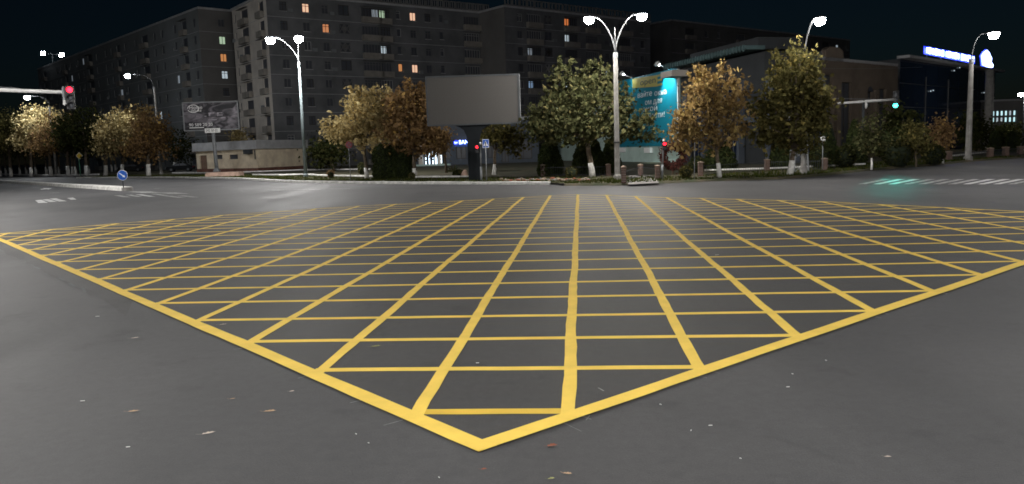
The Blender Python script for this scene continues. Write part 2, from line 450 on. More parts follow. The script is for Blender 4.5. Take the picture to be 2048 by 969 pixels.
# verge beyond the far kerb
KERB_L = [gp(*q) for q in ((154, 357), (250, 356.6), (340, 356.5), (476, 359), (567, 364.4), (640, 366.7), (713, 367.7), (771, 368.4), (899, 369), (1100, 369.6))]
EDGE_R = [gp(*q) for q in ((1128, 371.6), (1228, 371.5), (1300, 368.5), (1380, 364.8), (1439, 362), (1555, 359.0), (1640, 352.5), (1742, 341), (1850, 333), (1936, 323.9), (2048, 316))]
left_out = [Vector((-62.6, 121.8, 0)), Vector((-74, 131, 0)), Vector((-108, 170, 0)), Vector((-230, 330, 0))]
VZ = 0.11
edge = left_out[::-1] + KERB_L + EDGE_R + [Vector((160, 140, 0))]
poly = [(p.x, p.y) for p in edge] + [(900, 700), (600, 2500), (-900, 2500)]
sheet(poly, VZ, 'verge_ground', 'soil')
# side face of the kerbless edge: a low earth bank
mb = MB()
for a, b_ in zip(EDGE_R[:-1], EDGE_R[1:]):
    mb.quad((a.x, a.y - .25, .006), (b_.x, b_.y - .25, .006), (b_.x, b_.y, VZ + .002), (a.x, a.y, VZ + .002))
o = mb.build('earth_bank', 'soil'); o['kind'] = 'structure'

def kerb_run(name, line, step, w, h, z0=0.0, off=0.0, mat='kerb', gap=0.02):
    root = empty(name, line[0], kind='structure')
    for a, b_ in zip(line[:-1], line[1:]):
        L = (b_ - a).length; n = max(1, round(L / step)); d = (b_ - a).normalized(); nn = Vector((-d.y, d.x, 0))
        for i in range(n):
            s0, s1 = L * i / n + gap / 2, L * (i + 1) / n - gap / 2
            c = a + d * ((s0 + s1) / 2) + nn * off
            hh = h + random.uniform(-.012, .012)
            k = MB(); hw = w / 2; q = (s1 - s0) / 2; j = random.uniform(-.01, .01)
            prof = [(-hw, 0), (hw, 0), (hw, hh - .02), (hw - .03, hh), (-hw + .03, hh), (-hw, hh - .03)]
            k.prism([c - d * q + nn * (u + j) + Vector((0, 0, z0 + z)) for u, z in prof], d * (2 * q))
            k.build('kerb_stone', mat, root)
    return root
kerb_run('kerb', KERB_L, 2.0, 0.2, 0.17)
kerb_run('kerb', [gp(-60, 349.2), gp(0, 350.6), gp(60, 352.8), gp(111, 353.7), gp(150, 353.2), gp(198, 352)], 4.0, 0.25, 0.22, VZ)
kerb_run('path_edging', [gp(506, 352.8, VZ), gp(560, 353.6, VZ), gp(602, 352.2, VZ), gp(655, 355.2, VZ), gp(760, 357.2, VZ)], 2.5, 0.14, 0.12, VZ)
kerb_run('path_edging', [gp(832, 358.4, VZ), gp(880, 358.2, VZ), gp(937, 357.6, VZ)], 2.5, 0.12, 0.1, VZ)
kerb_run('path_edging', [gp(345, 348.5, VZ), gp(430, 348.8, VZ), gp(600, 342.8, VZ), gp(740, 341.5, VZ)], 4.0, 0.14, 0.12, VZ)
kerb_run('path_edging', [gp(1408, 345.5, VZ), gp(1460, 344, VZ), gp(1530, 342, VZ), gp(1590, 339.5, VZ), gp(1650, 337, VZ), gp(1730, 333, VZ)], 2.0, 0.12, 0.1, VZ)
kerb_run('path_edging', [gp(1900, 316, VZ), gp(1935, 312.5, VZ), gp(1975, 308, VZ), gp(2050, 303, VZ)], 3.0, 0.14, 0.12, VZ)
# paved opening at the gate
sheet([(p.x, p.y) for p in (gp(1256, 369.6, VZ), gp(1318, 366.6, VZ), gp(1312, 357, VZ), gp(1300, 351, VZ), gp(1258, 351, VZ))], VZ + .005, 'gate_paving', 'pave')
# parking apron and footpath behind the left kerb
sheet([(p.x, p.y) for p in (gp(345, 348.3, VZ), gp(600, 342.6, VZ), gp(740, 341.3, VZ), gp(740, 336.8, VZ), gp(600, 337.5, VZ), gp(345, 342, VZ))], VZ + .005, 'footpath', 'pave')

# median on the left road: long low white barrier with a rounded nose
med = empty('median_barrier', gp(252, 383.5), 'long white concrete median barrier ending at blue arrow sign', 'barrier')
MA, MBv = gp(243, 382.5), gp(-70, 361.5)
d = (MBv - MA).normalized(); nn = Vector((-d.y, d.x, 0)); L = (MBv - MA).length
if nn.y < 0: nn = -nn
for i in range(22):
    s0, s1 = L * i / 22 + .02, L * (i + 1) / 22 - .02
    k = MB(); a = MA + d * s0; hh = .27 + random.uniform(-.01, .01)
    prof = [(0, 0), (.75, 0), (.75, hh - .03), (.70, hh), (.10, hh), (.03, hh - .05)]
    k.prism([a + nn * u + Vector((0, 0, z)) for u, z in prof], d * (s1 - s0))
    k.build('barrier_block', 'kerb', med)
k = MB(); c = MA + nn * .375 - d * .02
prof = []
arc = [c + nn * (.375 * math.cos(t)) - d * (.5 * math.sin(t)) for t in [math.pi * i / 10 for i in range(11)]]
k.prism(arc, (0, 0, .24)); k.build('nose', 'concrete', med)

# ------------------------------------------------------------------ yellow box junction
box_root = empty('box_junction_marking', grid(-.5, -.5), 'large yellow criss-cross box marking painted across the asphalt junction', 'road marking')
TOPS = {-14: (-14.45, 14.0), -13: (-13.77, 14.76), -12: (-12.79, 16.09), -11: (-11.67, 17.11), -10: (-10.7, 18.17), -9: (-9.51, 19.08), -8: (-8.37, 19.96), -7: (-7.19, 20.72), -6: (-6.06, 21.18), -5: (-4.95, 21.53), -4: (-3.92, 22.05), -3: (-2.9, 22.55), -2: (-1.9, 23.06), -1: (-.96, 23.62), 0: (.03, 23.77), 1: (1.03, 23.03), 2: (1.96, 21.89), 3: (2.88, 20.87), 4: (3.85, 20.15), 5: (4.8, 19.29), 6: (5.78, 18.41), 7: (6.71, 17.52), 8: (7.75, 16.0), 9: (8.75, 14.6), 10: (9.8, 13.0), 11: (10.9, 11.7)}
BOUND = [(-14.75, 13.6)] + [TOPS[i] for i in range(-14, 12)] + [(11.3, 11.3)]
def bound_u(v, side):
    pts_ = BOUND[:15] + [BOUND[15]] if side < 0 else BOUND[15:]
    for (u0, v0), (u1, v1) in zip(pts_[:-1], pts_[1:]):
        if min(v0, v1) <= v <= max(v0, v1) and v0 != v1:
            return u0 + (u1 - u0) * (v - v0) / (v1 - v0)
    return None
def paint_line(p, q, w, z, mat, wob=.006, step=.35, name='line', taper=None, ph=None):
    """painted strip with slightly wavy edges"""
    L = (q - p).length; n = max(2, int(L / step)); d = (q - p).normalized(); nn = Vector((-d.y, d.x, 0))
    ph = random.uniform(0, 9)
    mb = MB(); vs_ = []
    for i in range(n + 1):
        t = i / n; c = p.lerp(q, t)
        off = .006 * math.sin(ph + t * L * .8) + .004 * math.sin(ph * 2 + t * L * 1.9)
        if i in (0, n): off *= .3
        e1, e2 = random.uniform(-wob, wob), random.uniform(-wob, wob)
        for sgn, e in ((-1, e1), (1, e2)):
            vv = c + nn * (off + sgn * (w / 2) + e); vs_.append((vv.x, vv.y, z))
    mb.add(vs_, [(2 * i, 2 * i + 2, 2 * i + 3, 2 * i + 1) for i in range(n)])
    return mb.build(name, mat, box_root)
LW = 0.118
ROWY = {4: 594.2, 5: 565, 6: 540.7, 7: 520.4, 8: 502.6, 9: 487.7, 10: 475.3, 11: 464.9, 12: 455, 13: 446.9, 14: 440.2, 15: 434, 16: 427.8, 17: 422.6, 18: 417.6, 19: 412.9, 20: 408.5, 21: 404.5, 22: 400.6, 23: 397.0, 24: 393.4}
def row_v(j):
    if j < 4: return j + (.0, .03, .03, .02)[j]
    p = gp(1153, ROWY[j]); X, Y = p.x / S, p.y / S
    return gs * X + gc * Y + GV
for j in range(25):
    v = row_v(j)
    uL = -(v + 1) if v < 13.6 else bound_u(v, -1)
    uR = v if v < 11.3 else bound_u(v, 1)
    if uL is None or uR is None or uR - uL < .3: continue
    paint_line(grid(uL - .03, v), grid(uR + .02, v), LW * 1.08, .007, 'gold' if j == 0 else 'yellow', wob=.004)
for i in range(-14, 12):
    v0 = -i - 1 if i < 0 else i
    u1, v1 = TOPS[i]
    if v1 - v0 < .3: continue
    paint_line(grid(i, v0 - .07), grid(u1, v1), LW, .0095, 'yellow')
# the border, near sides and far curve
BW = 0.165
k_ = BW / 2 / S * .7071
paint_line(grid(-.5 + k_, -.62 - k_), grid(-14.8, 13.72), BW, .012, 'yellow', name='border_line', wob=.004)
paint_line(grid(-.5 - k_, -.62 - k_), grid(11.35, 11.37), BW, .0145, 'yellow', name='border_line', wob=.004)
for (a, b_) in zip(BOUND[:-1], BOUND[1:]):
    paint_line(grid(*a), grid(*b_), LW * .9, .012, 'yellow', name='border_line', step=.6)
# chalk setting-out strokes beside the border
chalk = empty('chalk_marks', gp(1170, 836), 'thin white chalk strokes along the outer edge of the yellow border', 'chalk marks')
for (x0, y0, x1, y1, w) in ((1165, 833, 1183, 839, .008), (1179, 831, 1172, 841, .008), (1127, 846, 1163, 863, .006), (768, 851, 806, 840, .01), (596, 757, 615, 752, .012), (700, 806, 722, 801, .012), (1395, 752, 1414, 756, .01), (1400, 750, 1412, 751, .008), (1424, 743, 1440, 747, .012), (1600, 684, 1612, 687, .012), (1613, 676, 1628, 679, .014), (1750, 634, 1762, 636, .02), (1765, 626, 1778, 629, .02), (1880, 585, 1895, 588, .025), (468, 699, 484, 697, .015), (1196, 776, 1208, 782, .02)):
    a, b_ = gp(x0, y0, .009), gp(x1, y1, .009); dd = (b_ - a).normalized(); n2 = Vector((-dd.y, dd.x, 0)) * w * .5
    mb = MB(); mb.quad(a - n2 * .4, b_ - n2, b_ + n2 * .5, a + n2); mb.build('chalk_stroke', 'chalk', chalk)

# ------------------------------------------------------------------ white crossings and arrow
def pq(*pts_, z=.006): return [gp(x, y, z) for x, y in pts_]
zl = empty('zebra_crossing', gp(110, 400), 'four bright white zebra stripes at the left edge of the road', 'road marking')
for (x0, x1, x2, x3, ya, yb) in ((70, 83, 96, 77, 401, 406.5), (84, 96, 114, 99, 399.6, 404.6), (98, 112, 134, 118, 398, 403.4), (134, 146, 153, 142, 396.5, 400)):
    mb = MB(); mb.add(pq((x0, ya), (x1, ya - 1), (x2, yb - .6), (x3, yb)), [(0, 1, 2, 3)][::-1]); mb.build('stripe', 'white_road', zl)
zm = empty('zebra_crossing', gp(270, 389), 'worn white zebra stripes in front of the blue arrow sign', 'road marking')
for (x0, x1, x2, x3, ya, yb, mt) in ((270, 283, 311, 298, 389.5, 393.8, 'white_road'), (250, 262, 285, 272, 390, 394.2, 'faded'), (228, 240, 262, 248, 391.5, 395, 'faded'), (300, 314, 340, 326, 388.2, 392, 'faded'), (326, 342, 372, 356, 392.5, 396, 'faded'), (352, 368, 398, 384, 391.8, 395.2, 'faded'), (256, 300, 330, 284, 383.6, 386.6, 'faded'), (310, 350, 380, 340, 385.6, 388.4, 'faded')):
    mb = MB(); mb.add(pq((x0, ya), (x1, ya - .5), (x2, yb - .4), (x3, yb)), [(0, 1, 2, 3)]); mb.build('stripe', mt, zm)
ar = empty('lane_arrow', gp(90, 378), 'small white arrow painted on the left carriageway before the median', 'road marking')
mb = MB(); mb.add(pq((80, 378.6), (88, 377.4), (86, 376.4), (104, 377.2), (96, 379.6), (94, 378.7), (83, 379.9)), [(0, 1, 2, 3, 4, 5, 6)]); mb.build('arrow', 'white_road', ar)
lm = empty('lane_line', gp(540, 380), 'worn white dashes across the far carriageway before the blue-grey lamp post', 'road marking')
for (x0, y0, x1, y1, w) in ((545, 380.5, 640, 379.3, .25), (655, 378, 700, 377.5, .15), (14, 383, 27, 382, .3), (308, 377.6, 320, 377.2, .3), (100, 386, 118, 385.5, .3)):
    a, b_ = gp(x0, y0, .006), gp(x1, y1, .006); dd = (b_ - a).normalized(); n2 = Vector((-dd.y, dd.x, 0)) * w * .5
    mb = MB(); mb.quad(a - n2, b_ - n2, b_ + n2, a + n2); mb.build('dash', 'faded', lm)
zr = empty('zebra_crossing', gp(1960, 364), 'bright white zebra crossing on the road at the right edge', 'road marking')
for k in range(15):
    x0 = 1715 + k * 30
    zmat = 'white_road' if k in (1, 2, 7, 8, 9) else 'faded'
    mb = MB(); mb.add(pq((x0, 368.8), (x0 + 15, 368.8), (x0 + 66, 358.8), (x0 + 50, 358.8)), [(0, 1, 2, 3)]); mb.build('stripe', zmat, zr)

# ------------------------------------------------------------------ street lamps
def lamp_head(parent, c, ax, s=1.0, mat='lamp', drop=.32):
    """cobra head: c is the neck end, ax the horizontal direction it points"""
    ax = Vector(ax).normalized(); up = Vector((0, 0, 1)); side = up.cross(ax)
    prof = [(-.05, .04, .05), (.12, .09, .07), (.3, .2, .1), (.7, .2, .1), (.84, .12, .06), (.88, .03, .02)]
    vs_, fs, n = [], [], 10
    for x, w, h in prof:
        for k in range(n):
            t = 2 * math.pi * k / n
            vs_.append(Vector(c) + ax * (x * s) + side * (math.cos(t) * w * s) + up * (max(math.sin(t), -.25) * h * s))
    for i in range(len(prof) - 1):
        for k in range(n): fs.append((i * n + k, i * n + (k + 1) % n, (i + 1) * n + (k + 1) % n, (i + 1) * n + k))
    fs += [tuple(range(n))[::-1], tuple((len(prof) - 1) * n + k for k in range(n))]
    h = MB().add(vs_, fs).build('lamp_head', 'dark', parent, True)
    b = MB(); vs_, fs, n = [], [], 14
    rings = [(1.0, 0), (1.0, -.1), (.92, -.2), (.7, -.28), (.3, -drop)]  # bowl deepened and rounded so its shape carries the lamp's glare
    for r, z in rings:
        for k in range(n):
            t = 2 * math.pi * k / n
            vs_.append(Vector(c) + ax * (.52 * s + math.cos(t) * .27 * r * s) + side * (math.sin(t) * .25 * r * s) + up * ((z - .034) * s))
    for i in range(len(rings) - 1):
        for k in range(n): fs.append((i * n + k, (i + 1) * n + k, (i + 1) * n + (k + 1) % n, i * n + (k + 1) % n))
    fs.append(tuple((len(rings) - 1) * n + k for k in range(n))[::-1])
    lens = b.add(vs_, fs).build('lens', mat, h, True)
    return h
def street_lamp(base, H, heads, label, pole='concrete', r=(.2, .1), split=.78, mat='lamp', n=8, curve=1.35, spike=False, s=1.0, cat='street lamp', top=None, group='street lamps'):
    root = empty('street_lamp', base, label, cat, group)
    b = Vector(base); up = Vector((0, 0, 1)); hp = H * split
    lean = Vector(top) if top else Vector((0, 0, 0))
    MB().tube([b, b + up * hp * .5 + lean * .5, b + up * hp + lean], [r[0], (r[0] + r[1]) / 2, r[1]], n).build('pole', pole, root, n > 8)
    t0 = b + up * hp + lean
    MB().tube([b - up * .02, b + up * .35, b + up * .4], [r[0] * 1.35, r[0] * 1.35, r[0] * 1.05], n).build('base', pole, root)
    MB().tube([t0 - up * .25, t0 + up * .05], r[1] * 1.18, 10).build('collar', 'galv', root)
    for hx in heads:
        v = Vector(hx); horiz = Vector((v.x, v.y, 0)); hh = H - hp + v.z
        pts_ = []
        for i in range(9):
            t = i / 8
            pts_.append(t0 + up * (hh * (1 - (1 - t) ** curve)) + horiz * (t ** 1.6))
        MB().tube(pts_, [.045 - .02 * i / 8 for i in range(9)], 8).build('arm', 'arm_steel', root, True)
        lamp_head(root, pts_[-1], horiz, s, mat)
    if spike:
        MB().tube([t0, t0 + up * (H - hp) * .75], [.05, .02], 6).build('spike', 'galv', root)
    return root

# tall concrete twin lamp in the middle
p = gp(1235, 363.2)
street_lamp(p, at(1228, 36, p.y).z - .05, [(-1.05, -.5, 0), (.95, -.3, .12)], 'concrete twin-headed street lamp beside the brick gate pillars', 'concrete', (.165, .115), .79, spike=True, mat='lamp_mid')
MB().tube([p + Vector((0, -.02, 2.2)), p + Vector((0, -.02, 2.28))], .19, 8).build('band', 'dark', bpy.data.objects['street_lamp'])
# blue-grey steel twin lamp left of centre
p = gp(612, 357)
street_lamp(p, at(597, 80, p.y).z, [(-1.4, -.9, .05), (.3, -.9, .05)], 'tall blue-grey steel twin street lamp beside cream single-storey building', 'bluegrey', (.17, .095), .84, n=12, s=1.4, mat='lamp_steel', curve=1.2)
# lamps on the left road
p = gp(323, 351)
street_lamp(p, at(270, 150, p.y).z, [(-2.6, -.4, 0)], 'single-arm lamp post between brown tree and billboard, arm reaching left', 'concrete', (.2, .11), .87, s=1.25, mat='lamp_far', curve=2.6)
p = gp(113, 353.5)
street_lamp(p, at(66, 193, p.y).z, [(-2.3, -.4, 0)], 'single-arm lamp post among yellow trees near left edge', 'concrete', (.2, .11), .86, s=1.5, mat='lamp_far', curve=2.6)
# lamp over the tall green tree
p = gp(1607, 347, VZ)
street_lamp(p, at(1606, 50, p.y).z, [(.14, -1.0, 0), (.2, -.7, .05)], 'lamp post rising behind the tall pointed tree', 'concrete', (.17, .1), .80, s=1.1, mat='lamp_right')
# curved single lamp on the right
p = gp(1936, 323.5)
street_lamp(p, at(1966, 70, p.y).z, [(.5, -.6, 0)], 'concrete lamp post with curved single arm near right edge', 'concrete', (.24, .15), .81, s=1.3, curve=2.0, mat='lamp_right')
# far lamp at the right edge
p = Vector((at(2047, 250, 92).x, 92, VZ))
street_lamp(p, at(2040, 190, 92).z, [(-.6, -.5, 0)], 'distant lamp post at the right edge beside lit windows', 'dark', (.1, .06), .86, s=1.0, mat='lamp_right')
# unseen twin lamps added around the view to light the junction; positions assumed
street_lamp((-7.5, -3.5, 0), 10.5, [(1.6, 1.2, 0), (-1.6, 1.0, 0)], 'unseen concrete twin street lamp behind the viewer, the left one', 'concrete', (.2, .13), .79, mat='unseen_lamp_near')
street_lamp((9, -4.5, 0), 10.5, [(-1.6, 1.2, 0), (1.6, 1.0, 0)], 'unseen concrete twin street lamp behind the viewer, the right one', 'concrete', (.2, .13), .79, mat='unseen_lamp_near')
street_lamp((24.5, 24, 0), 10.5, [(-1.6, .6, 0), (1.2, .8, 0)], 'added concrete twin street lamp on the right corner outside the view', 'concrete', (.2, .13), .79, mat='added_lamp_corner')
street_lamp((-36.4, 50, 0), 10.5, [(1.6, .4, 0), (-1.4, .5, 0)], 'added concrete twin street lamp on the left road outside the view', 'concrete', (.2, .13), .79)
street_lamp((-22.5, 23, 0), 10.5, [(1.6, .8, 0), (-.6, 1.4, 0)], 'added concrete twin street lamp on the left kerb outside the view', 'concrete', (.2, .13), .79)

# ------------------------------------------------------------------ traffic lights
def signal_head(parent, c, face, lit, mat, s=1.0, n=3, board=False):
    """vertical signal head centred on the lit aspect row; face = direction it looks"""
    f = Vector(face).normalized(); up = Vector((0, 0, 1)); side = up.cross(f)
    hs = .17 * s; c = Vector(c)
    zc = [(.34 * s) * ((n - 1) / 2 - i) for i in range(n)]
    off = -zc[lit]
    h = MB().obox(c + up * off - f * .12 * s, side * hs, f * .11 * s, up * (.17 * s * n)).build('signal_housing', 'black', parent)
    for i in range(n):
        cc = c + up * (off + zc[i])
        MB().lathe(cc - f * .012 * s, [(.125 * s, 0), (.11 * s, .015 * s), (.05 * s, .03 * s)], 16, side, up, f).build('lens', mat if i == lit else 'glass', h, True)
        v = MB(); k = 10; vs_ = []
        for j in range(k + 1):
            t = math.pi * (-.1 + 1.2 * j / k)
            dvec = side * math.cos(t) + up * math.sin(t)
            vs_ += [cc + dvec * .14 * s, cc + dvec * .145 * s + f * (.2 * s)]
        v.add(vs_, [(2 * j, 2 * j + 2, 2 * j + 3, 2 * j + 1) for j in range(k)]).build('visor', 'black', h)
    return h
YL = 38.0
c = at(139, 180, YL); ax0 = at(-110, 172, YL)
pole = Vector((ax0.x, YL + .3, 0))
tl = empty('traffic_light', pole, 'white overhead arm carrying a red traffic light at left edge', 'traffic light')
MB().tube([pole, pole + Vector((0, 0, c.z + .6))], [.13, .09], 12).build('pole', 'white', tl, True)
MB().tube([at(-112, 172, YL + .3), at(0, 180.5, YL + .3), at(128, 185, YL + .3)], [.12, .10, .085], 12).build('arm', 'white', tl, True)
MB().tube([pole + Vector((0, 0, c.z + .55)), at(40, 178, YL + .3)], .018, 6).build('stay', 'galv', tl)
MB().obox(at(128, 192, YL + .2), (.05, 0, 0), (0, .05, 0), (0, 0, .42)).build('bracket', 'galv', tl)
MB().lathe(at(129, 206, YL + .12), [(.05, -.12), (.08, -.02), (.06, .1)], 10).build('camera', 'white', tl)
signal_head(tl, c, (.45, -1, -.06), 0, 'red', 1.05)

YR = 60.0
c = at(1791, 211.5, YR); top = at(1727, 203.5, YR)
pole = Vector((top.x, YR, VZ))
tr = empty('traffic_light', pole, 'white overhead arm carrying a green traffic light on the right', 'traffic light')
MB().tube([pole, Vector((top.x, YR, top.z + .1))], [.12, .09], 12).build('pole', 'dark', tr, True)
MB().tube([at(1676, 207, YR), at(1727, 203.6, YR), at(1788, 199.6, YR)], [.07, .11, .10], 10).build('arm', 'white', tr, True)
MB().tube([at(1660, 197, YR), at(1752, 199.4, YR)], .02, 6).build('stay', 'galv', tr)
MB().obox(at(1790.5, 196, YR), (.03, 0, 0), (0, .03, 0), (0, 0, .5)).build('bracket', 'galv', tr)
MB().lathe(at(1732, 211, YR), [(.02, -.25), (.1, -.12), (.12, .1), (.05, .2)], 10).build('camera', 'white', tr)
signal_head(tr, c, (-.5, -1, -.05), 2, 'green', 1.25)
ld = bpy.data.lights.new('green_beam', 'SPOT'); ld.energy = 2000; ld.spot_size = R(8); ld.spot_blend = 1.0; ld.shadow_soft_size = .1; ld.color = (.0, 1.0, .8)
lo = bpy.data.objects.new('green_beam', ld); col.objects.link(lo); lo.parent = tr
src = c + Vector((-.2, -.4, 0)); lo.location = src - pole
lo.rotation_euler = (gp(1784, 364.5) - src).to_track_quat('-Z', 'Y').to_euler()

def ped_signal(base, top_y, xt, label, lx, ly):
    b = gp(*base); y = b.y
    t = at(xt, top_y, y)
    o = empty('pedestrian_signal', b, label, 'traffic light', 'red pedestrian signals on grey posts')
    mid = b.lerp(t, .42)
    MB().tube([b, mid], [.075, .07], 10).build('post', 'galv', o, True)
    MB().tube([mid, t], [.05, .045], 10).build('upper_post', 'galv', o, True)
    MB().lathe(t, [(.05, 0), (.07, .05), (.02, .12)], 8).build('cap', 'white', o)
    c = at(lx, ly, y - .1)
    signal_head(o, c, (-.25, -1, 0), 0, 'redman', .72, 2)
    MB().tube([c + Vector((0, .1, -.1)), Vector((t.x, y, c.z - .1))], .02, 6).build('bracket', 'galv', o)
    return o
ped_signal((963, 366), 288.5, 960.5, 'grey post with red pedestrian light beside blue crossing sign', 954, 294.5)
ped_signal((1323.5, 362.5), 283, 1327, 'grey post with red pedestrian light in front of ring topiary', 1329.5, 288)

# ------------------------------------------------------------------ signs
def frame_of(face):
    f = Vector(face).normalized(); up = Vector((0, 0, 1)); return f, up.cross(f) * -1, up
# pedestrian crossing sign
b = gp(973.5, 366); y = b.y; W_, H_ = 12.8 * y / F_PX, 17.0 * y / F_PX
o = empty('crossing_sign', b, 'square blue pedestrian crossing sign with white triangle on thin post', 'road sign')
c = at(971.3, 287.5, y)
MB().tube([b, Vector((b.x, y, c.z - .1))], .03, 8).build('post', 'galv', o, True)
MB().obox(c, (W_ / 2, 0, 0), (0, .012, 0), (0, 0, H_ / 2)).build('border', 'white', o)
MB().obox(c - Vector((0, .014, 0)), (W_ * .44, 0, 0), (0, .004, 0), (0, 0, H_ * .455)).build('panel', 'sign_blue', o)
T = [c + Vector((x * W_, -.022, z * H_)) for x, z in ((-.36, -.28), (.36, -.28), (0, .36))]
MB().prism(T, (0, .003, 0)).build('triangle', 'white', o)
fig = MB()
def bar(a, b2, w): fig.tube([c + Vector((a[0] * W_, -.028, a[1] * H_)), c + Vector((b2[0] * W_, -.028, b2[1] * H_))], w * W_, 6)
fig.lathe(c + Vector((.0, -.028, .17 * H_)), [(.035, 0), (.035, .004)], 10, (1, 0, 0), (0, 0, 1), (0, -1, 0))
for a, b2, w in (((0, .12), (.0, -.04), .055), ((0, -.04), (-.1, -.22), .04), ((0, -.04), (.1, -.22), .04), ((0, .1), (-.1, 0), .03), ((0, .1), (.1, .0), .03)): bar(a, b2, w)
fig.build('walker_figure', 'black', o)
# keep-right sign on the median nose
b = gp(247.5, 382.5); y = b.y; o = empty('arrow_sign', b, 'round blue sign with white diagonal arrow on the median nose', 'road sign')
c = at(245.5, 351, y); r_ = 10.2 * y / F_PX
MB().tube([b, Vector((b.x, y, c.z))], .035, 8).build('post', 'dark', o, True)
MB().lathe(c + Vector((0, -.04, 0)), [(r_, -.01), (r_, .01)], 28, (1, 0, 0), (0, 0, 1), (0, -1, 0)).build('rim', 'white', o)
MB().lathe(c + Vector((0, -.055, 0)), [(r_ * .93, -.004), (r_ * .93, .004)], 28, (1, 0, 0), (0, 0, 1), (0, -1, 0)).build('panel', 'sign_blue', o)
dv = Vector((.78, 0, -.62)).normalized(); nv = Vector((dv.z, 0, -dv.x)); cc = c + Vector((0, -.064, 0))
P_ = [(-.72, -.09), (.2, -.09), (.2, -.26), (.68, 0), (.2, .26), (.2, .09), (-.72, .09)]
MB().prism([cc + dv * (u * r_) + nv * (v * r_) for u, v in P_], (0, .003, 0)).build('arrow', 'white', o)
# priority diamond
b = gp(161, 352, VZ); y = b.y; c = at(159, 312, y); r_ = 7.2 * y / F_PX
o = empty('priority_sign', b, 'yellow diamond sign with white rim on green post', 'road sign')
MB().tube([b, Vector((b.x, y, c.z - .4))], .06, 8).build('post', 'sign_post_green', o, True)
MB().prism([c + Vector((x * r_, -.07, z * r_)) for x, z in ((-1, 0), (0, -1), (1, 0), (0, 1))], (0, .03, 0)).build('rim', 'white', o)
MB().prism([c + Vector((x * r_ * .82, -.082, z * r_ * .82)) for x, z in ((-1, 0), (0, -1), (1, 0), (0, 1))], (0, .01, 0)).build('panel', 'sign_yellow', o)
# dull round no-stopping sign under the yellow tree
b = gp(701.5, 365); y = b.y; c = at(698, 290, y); r_ = 6.6 * y / F_PX
o = empty('no_stopping_sign', b, 'dull round red and blue sign on thin post under yellow tree', 'road sign')
MB().tube([b, Vector((b.x, y, c.z))], .028, 8).build('post', 'galv', o, True)
MB().lathe(c + Vector((0, -.04, 0)), [(r_, -.01), (r_, .01)], 24, (1, 0, 0), (0, 0, 1), (0, -1, 0)).build('rim', 'sign_red', o)
MB().lathe(c + Vector((0, -.055, 0)), [(r_ * .78, -.004), (r_ * .78, .004)], 24, (1, 0, 0), (0, 0, 1), (0, -1, 0)).build('panel', 'sign_grey', o)
for sg in (1, -1):
    MB().obox(c + Vector((0, -.064 - .004 * (sg > 0), 0)), Vector((1, 0, sg)) * (r_ * .56), Vector((-sg, 0, 1)) * (r_ * .07), (0, .0015, 0)).build('cross_bar', 'sign_red', o)
# thin bare post near the golden tree
b = gp(1388.5, 362.5); y = b.y
MBp = MB().tube([b, at(1389.5, 285, y)], .02, 6).build('thin_post', 'galv', None, origin=b)
tag(MBp, 'thin bare grey post left of the golden tree trunk', 'post')

# ------------------------------------------------------------------ central big screen
b = gp(950, 366); y = b.y
o = empty('advertising_screen', b, 'large blank grey advertising screen on a dark wide pillar', 'billboard')
tlc, trc, brc, blc = at(855, 155, y), at(1036, 152.5, y), at(1036, 246, y), at(856, 248.5, y)
c = (tlc + trc + brc + blc) / 4; hw = (trc.x - tlc.x) / 2; hh = (tlc.z + trc.z - blc.z - brc.z) / 4
MB().obox(c + Vector((0, .3, 0)), (hw + .08, 0, 0), (0, .28, 0), (0, 0, hh + .08)).build('cabinet', 'dark', o)
fr = MB()
for (cx, cz, sx, sz) in ((0, hh + .05, hw + .1, .05), (0, -hh - .05, hw + .1, .05), (-hw - .05, 0, .05, hh + .0), (hw + .05, 0, .05, hh + .0)):
    fr.obox(c + Vector((cx, .0, cz)), (sx, 0, 0), (0, .05, 0), (0, 0, sz))
fr.build('frame', 'dark', o)
nx, nz = 10, 5
for i in range(nx):
    for j in range(nz):
        px, pz = -hw + 2 * hw * (i + .5) / nx, -hh + 2 * hh * (j + .5) / nz
        MB().obox(c + Vector((px, .004 * random.random(), pz)), (hw / nx - .0012, 0, 0), (0, .012, 0), (0, 0, hh / nz - .0012)).build('module_panel', 'screen', o)
MB().tube([c + Vector((hw + .13, -.02, hh + .1)), c + Vector((hw + .13, -.02, -hh))], .025, 6).build('conduit', 'galv', o)
pw = 12.3 * y / F_PX; zt = c.z - hh - .1
fl = [(-pw, 0), (pw, 0), (pw, zt - 1.05), (pw * 1.12, zt - .65), (pw * 1.5, zt - .3), (pw * 2.2, zt - .1), (pw * 2.9, zt), (-pw * 2.9, zt), (-pw * 2.2, zt - .1), (-pw * 1.5, zt - .3), (-pw * 1.12, zt - .65), (-pw, zt - 1.05)]
MB().prism([Vector((b.x + u, y + .05, z)) for u, z in fl], (0, .5, 0)).build('pillar', 'darkgrey', o)

